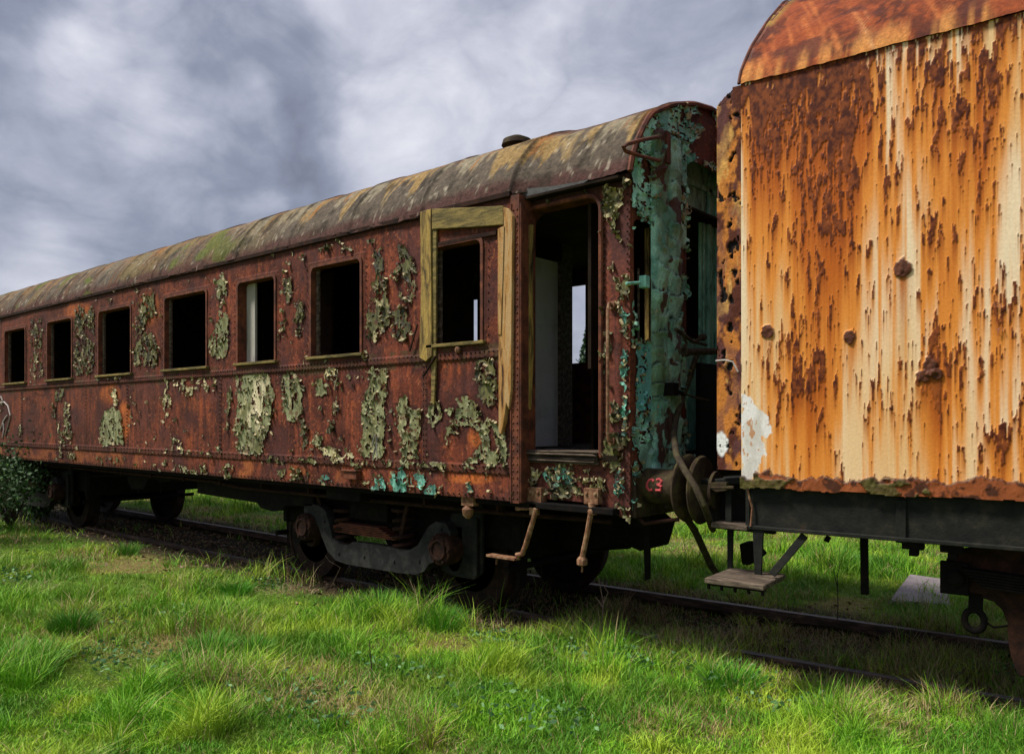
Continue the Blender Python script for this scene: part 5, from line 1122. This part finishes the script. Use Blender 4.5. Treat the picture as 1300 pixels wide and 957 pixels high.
# ------------------------------------------------------------------ bushes, trees
def bush(x0, y0, R, H, N, label):
    root = empty('bush', (x0, y0, GZ), label=label, cat='bush', group='bushes beside the track')
    b = MB((x0, y0, GZ)); ends = []
    for i in range(16):
        a = rng.random() * 2 * PI; r = R * rng.random() ** .5; p = (x0, y0, GZ); h = H * rng.uniform(.6, 1); q = (x0 + r * math.cos(a), y0 + r * math.sin(a), GZ + h)
        m = (x0 + r * .35 * math.cos(a), y0 + r * .35 * math.sin(a), GZ + h * .55); b.tube([p, m, q], [.018, .012, .004], 5); ends.append((m, q))
    b.build('stems', M['bark'], root)
    P = []
    for i in range(N):
        m, q = ends[int(rng.integers(len(ends)))]; t = rng.random(); P.append(np.array(m) * (1 - t) + np.array(q) * t + rng.normal(0, .15 * R / .6, 3))
    P = np.array(P); P[:, 2] = np.maximum(P[:, 2], GZ + .05); V, Q, cc = leafcards(P, .035, (.02, .05, .015), (.06, .13, .035))
    fast_mesh('foliage', V, Q, M['leaf'], root, cc, False, (x0, y0, GZ))
p = atz(14, 672, GZ); bush(p[0], p[1], .75, 1.35, 2600, 'dark leafy bush at the left edge against the coach skirt')
p = atz(-45, 690, GZ); bush(p[0], p[1], .9, 1.5, 2600, 'larger dark bush just beyond the left edge in front of the coach')
p = atz(48, 662, GZ); bush(p[0], p[1], .4, .5, 900, 'low dark bush by the rail right of the edge bush')
def conifer(x0, y0, H, label, N=3200):
    root = empty('conifer', (x0, y0, 0), label=label, cat='tree', group='trees beyond the field'); b = MB((x0, y0, 0)); b.tube([(x0, y0, -.2), (x0, y0, H * .5), (x0, y0, H)], [.16, .09, .01], 7); b.build('trunk', M['bark'], root)
    t = rng.random(N) ** .8; z = H * (.1 + .9 * t); R = (1 - t) * H * .27 + .1; k = np.floor(t * 22) * 2.399; arm = rng.integers(0, 7, N) * (2 * PI / 7) + k
    r = R * np.sqrt(rng.random(N)) * rng.uniform(.75, 1.1, N); P = np.stack([x0 + r * np.cos(arm + rng.normal(0, .12, N)), y0 + r * np.sin(arm + rng.normal(0, .12, N)), z - .25 * r + rng.normal(0, .06, N)], -1)
    V, Q, cc = leafcards(P, .16, (.012, .035, .015), (.04, .08, .035)); fast_mesh('foliage', V, Q, M['leaf'], root, cc, False, (x0, y0, 0))
def far(px_, D): k = (px_ - CX) / F; return (D * (k * math.cos(TH0) - math.sin(TH0)), D * (k * math.sin(TH0) + math.cos(TH0)))
x, y = far(747, 60); conifer(x, y, 8.9, 'dark spruce seen through the open coach doorway')
x, y = far(722, 64); conifer(x, y, 6.0, 'small spruce just left of the doorway spruce', 1500)
def hedge():
    xs, ys, zs = [], [], []
    for k in range(260):
        x, y = far(-500 + k * 9, 95 + 6 * math.sin(k)); h = 2.2 + 1.8 * float(fbm(np.array([k * .13]), np.array([0.]), 3, 701)[0]); n = 70
        xs.append(x + rng.normal(0, .9, n)); ys.append(y + rng.normal(0, .9, n)); zs.append(h * rng.random(n) ** .7)
    P = np.stack([np.concatenate(q) for q in (xs, ys, zs)], -1); V, Q, cc = leafcards(P, .45, (.02, .045, .015), (.07, .12, .035))
    o = fast_mesh('far_hedge', V, Q, M['leaf'], None, cc); tag(o, 'low far-off hedgerow beyond the field', 'hedge', kind='stuff')
hedge()

# ================================================================== SKY, SUN, CAMERA
SUN_EL, SUN_AZ = math.radians(56), math.radians(226)     # azimuth the light comes from, from +Y clockwise
W = bpy.data.worlds.new('World'); bpy.context.scene.world = W; W.use_nodes = True; N, L = W.node_tree.nodes, W.node_tree.links
bg = N['Background']; bg.inputs['Strength'].default_value = .1
sky = N.new('ShaderNodeTexSky'); sky.sky_type = 'NISHITA'; sky.sun_disc = False; sky.sun_elevation = SUN_EL; sky.sun_rotation = SUN_AZ; sky.air_density = 1; sky.dust_density = 3
tc = N.new('ShaderNodeTexCoord')
def math_(op, a, b=None, c=None, clamp=False):
    m = N.new('ShaderNodeMath'); m.operation = op; m.use_clamp = clamp
    for i, v in enumerate((a, b, c)):
        if v is None: continue
        if isinstance(v, (int, float)): m.inputs[i].default_value = v
        else: L.new(v, m.inputs[i])
    return m.outputs[0]
mp = N.new('ShaderNodeMapping'); mp.inputs['Scale'].default_value = (1, 1, 1.5); mp.inputs['Rotation'].default_value = (0, .0, 0); L.new(tc.outputs['Generated'], mp.inputs[0])
def wn(scale, det, rgh, loc=(0, 0, 0), dist=0):
    n = N.new('ShaderNodeTexNoise'); n.inputs['Scale'].default_value = scale; n.inputs['Detail'].default_value = det; n.inputs['Roughness'].default_value = rgh; n.inputs['Distortion'].default_value = dist
    v = N.new('ShaderNodeVectorMath'); v.operation = 'ADD'; v.inputs[1].default_value = loc; L.new(mp.outputs[0], v.inputs[0]); L.new(v.outputs[0], n.inputs['Vector']); return n.outputs['Fac']
n1, n2 = wn(3.2, 10, .56, (3, 1, 2), .4), wn(8, 10, .6, (7, 2, 5), .35)
n0, n3 = wn(2.6, 4, .5, (1, 4, 2), .5), wn(6.5, 6, .55, (2, 9, 4), .6)
bil = lambda n_: math_('ABSOLUTE', math_('SUBTRACT', math_('MULTIPLY', n_, 2.0), 1.0))
val = math_('ADD', math_('MULTIPLY', math_('SUBTRACT', n1, .5), 1.3), math_('MULTIPLY', math_('SUBTRACT', n2, .5), .6))
val = math_('ADD', val, math_('MULTIPLY', math_('SUBTRACT', bil(n0), .2), .9)); val = math_('ADD', val, math_('MULTIPLY', math_('SUBTRACT', bil(n3), .18), .7))
def skydir(px_, py_):
    k = (px_ - CX) / F; v = Vector((k * math.cos(TH0) - math.sin(TH0), k * math.sin(TH0) + math.cos(TH0), -(py_ - HY) / F)); return v.normalized()
def blob(px_, py_, rad_px, amt, warp=.0):
    global val
    d = N.new('ShaderNodeVectorMath'); d.operation = 'DOT_PRODUCT'; d.inputs[1].default_value = skydir(px_, py_); L.new(nrm.outputs[0], d.inputs[0])
    mr = N.new('ShaderNodeMapRange'); mr.interpolation_type = 'SMOOTHSTEP'; mr.inputs[1].default_value = math.cos(rad_px / F); mr.inputs[2].default_value = 1.0; mr.inputs[3].default_value = 0; mr.inputs[4].default_value = amt
    L.new(d.outputs['Value'], mr.inputs[0]); val = math_('ADD', val, mr.outputs[0])
# warp directions a little so that the banks have soft uneven rims
nv = N.new('ShaderNodeTexNoise'); nv.inputs['Scale'].default_value = 5; nv.inputs['Detail'].default_value = 5; L.new(tc.outputs['Generated'], nv.inputs['Vector'])
sb_ = N.new('ShaderNodeVectorMath'); sb_.operation = 'SUBTRACT'; sb_.inputs[1].default_value = (.5, .5, .5); L.new(nv.outputs['Color'], sb_.inputs[0])
sc_ = N.new('ShaderNodeVectorMath'); sc_.operation = 'SCALE'; sc_.inputs['Scale'].default_value = .28; L.new(sb_.outputs[0], sc_.inputs[0])
ad_ = N.new('ShaderNodeVectorMath'); ad_.operation = 'ADD'; L.new(tc.outputs['Generated'], ad_.inputs[0]); L.new(sc_.outputs[0], ad_.inputs[1])
nrm = N.new('ShaderNodeVectorMath'); nrm.operation = 'NORMALIZE'; L.new(ad_.outputs[0], nrm.inputs[0])
for q in ((100, 80, 120, .45), (80, 85, 60, .22), (430, 60, 220, .3), (560, 40, 260, .12), (850, 60, 260, .1), (230, 205, 95, .42), (60, 240, 90, .16), (40, 345, 70, .35), (330, 175, 150, -.42), (400, 190, 120, -.2), (130, 290, 150, -.25), (10, 30, 140, -.4), (60, 300, 110, .1), (150, 165, 100, -.1), (820, 10, 120, -.15), (700, 130, 160, .12), (300, 20, 90, -.1)): blob(*q)
cr = N.new('ShaderNodeValToRGB'); e = cr.color_ramp.elements
st_ = [(0.0, (.9, .95, 1.3)), (.3, (1.45, 1.6, 2.1)), (.5, (2.3, 2.42, 2.95)), (.72, (3.4, 3.45, 3.95)), (1, (4.9, 4.9, 5.2))]
while len(e) < len(st_): e.new(.5)
for el, (p_, c_) in zip(e, st_): el.position = p_; el.color = (*c_, 1)
L.new(math_('MULTIPLY_ADD', val, .6, .53, True), cr.inputs[0])
mx = N.new('ShaderNodeMix'); mx.data_type = 'RGBA'; mx.inputs[0].default_value = .93; L.new(sky.outputs[0], mx.inputs[6]); L.new(cr.outputs[0], mx.inputs[7]); L.new(mx.outputs[2], bg.inputs['Color'])
ld = bpy.data.lights.new('Sun', 'SUN'); ld.energy = 2.7; ld.angle = math.radians(11); ld.color = (1, .95, .87); sun = bpy.data.objects.new('Sun', ld); C.objects.link(sun)
# Nishita rotation: azimuth measured from +Y towards +X
sdir = Vector((math.sin(SUN_AZ) * math.cos(SUN_EL), math.cos(SUN_AZ) * math.cos(SUN_EL), math.sin(SUN_EL))); sun.rotation_euler = sdir.to_track_quat('Z', 'Y').to_euler()
cam = bpy.data.cameras.new('Camera'); co = bpy.data.objects.new('Camera', cam); C.objects.link(co); co.location = (0, 0, EYE); co.rotation_euler = (PI / 2, 0, TH0)
cam.sensor_width = 36; cam.lens = F / 1300 * 36; cam.shift_y = (HY - 478.5) / 1300; cam.clip_end = 3000; bpy.context.scene.camera = co
vs = bpy.context.scene.view_settings; vs.view_transform = 'Standard'; vs.look = 'None'; vs.exposure = .9; vs.gamma = 1
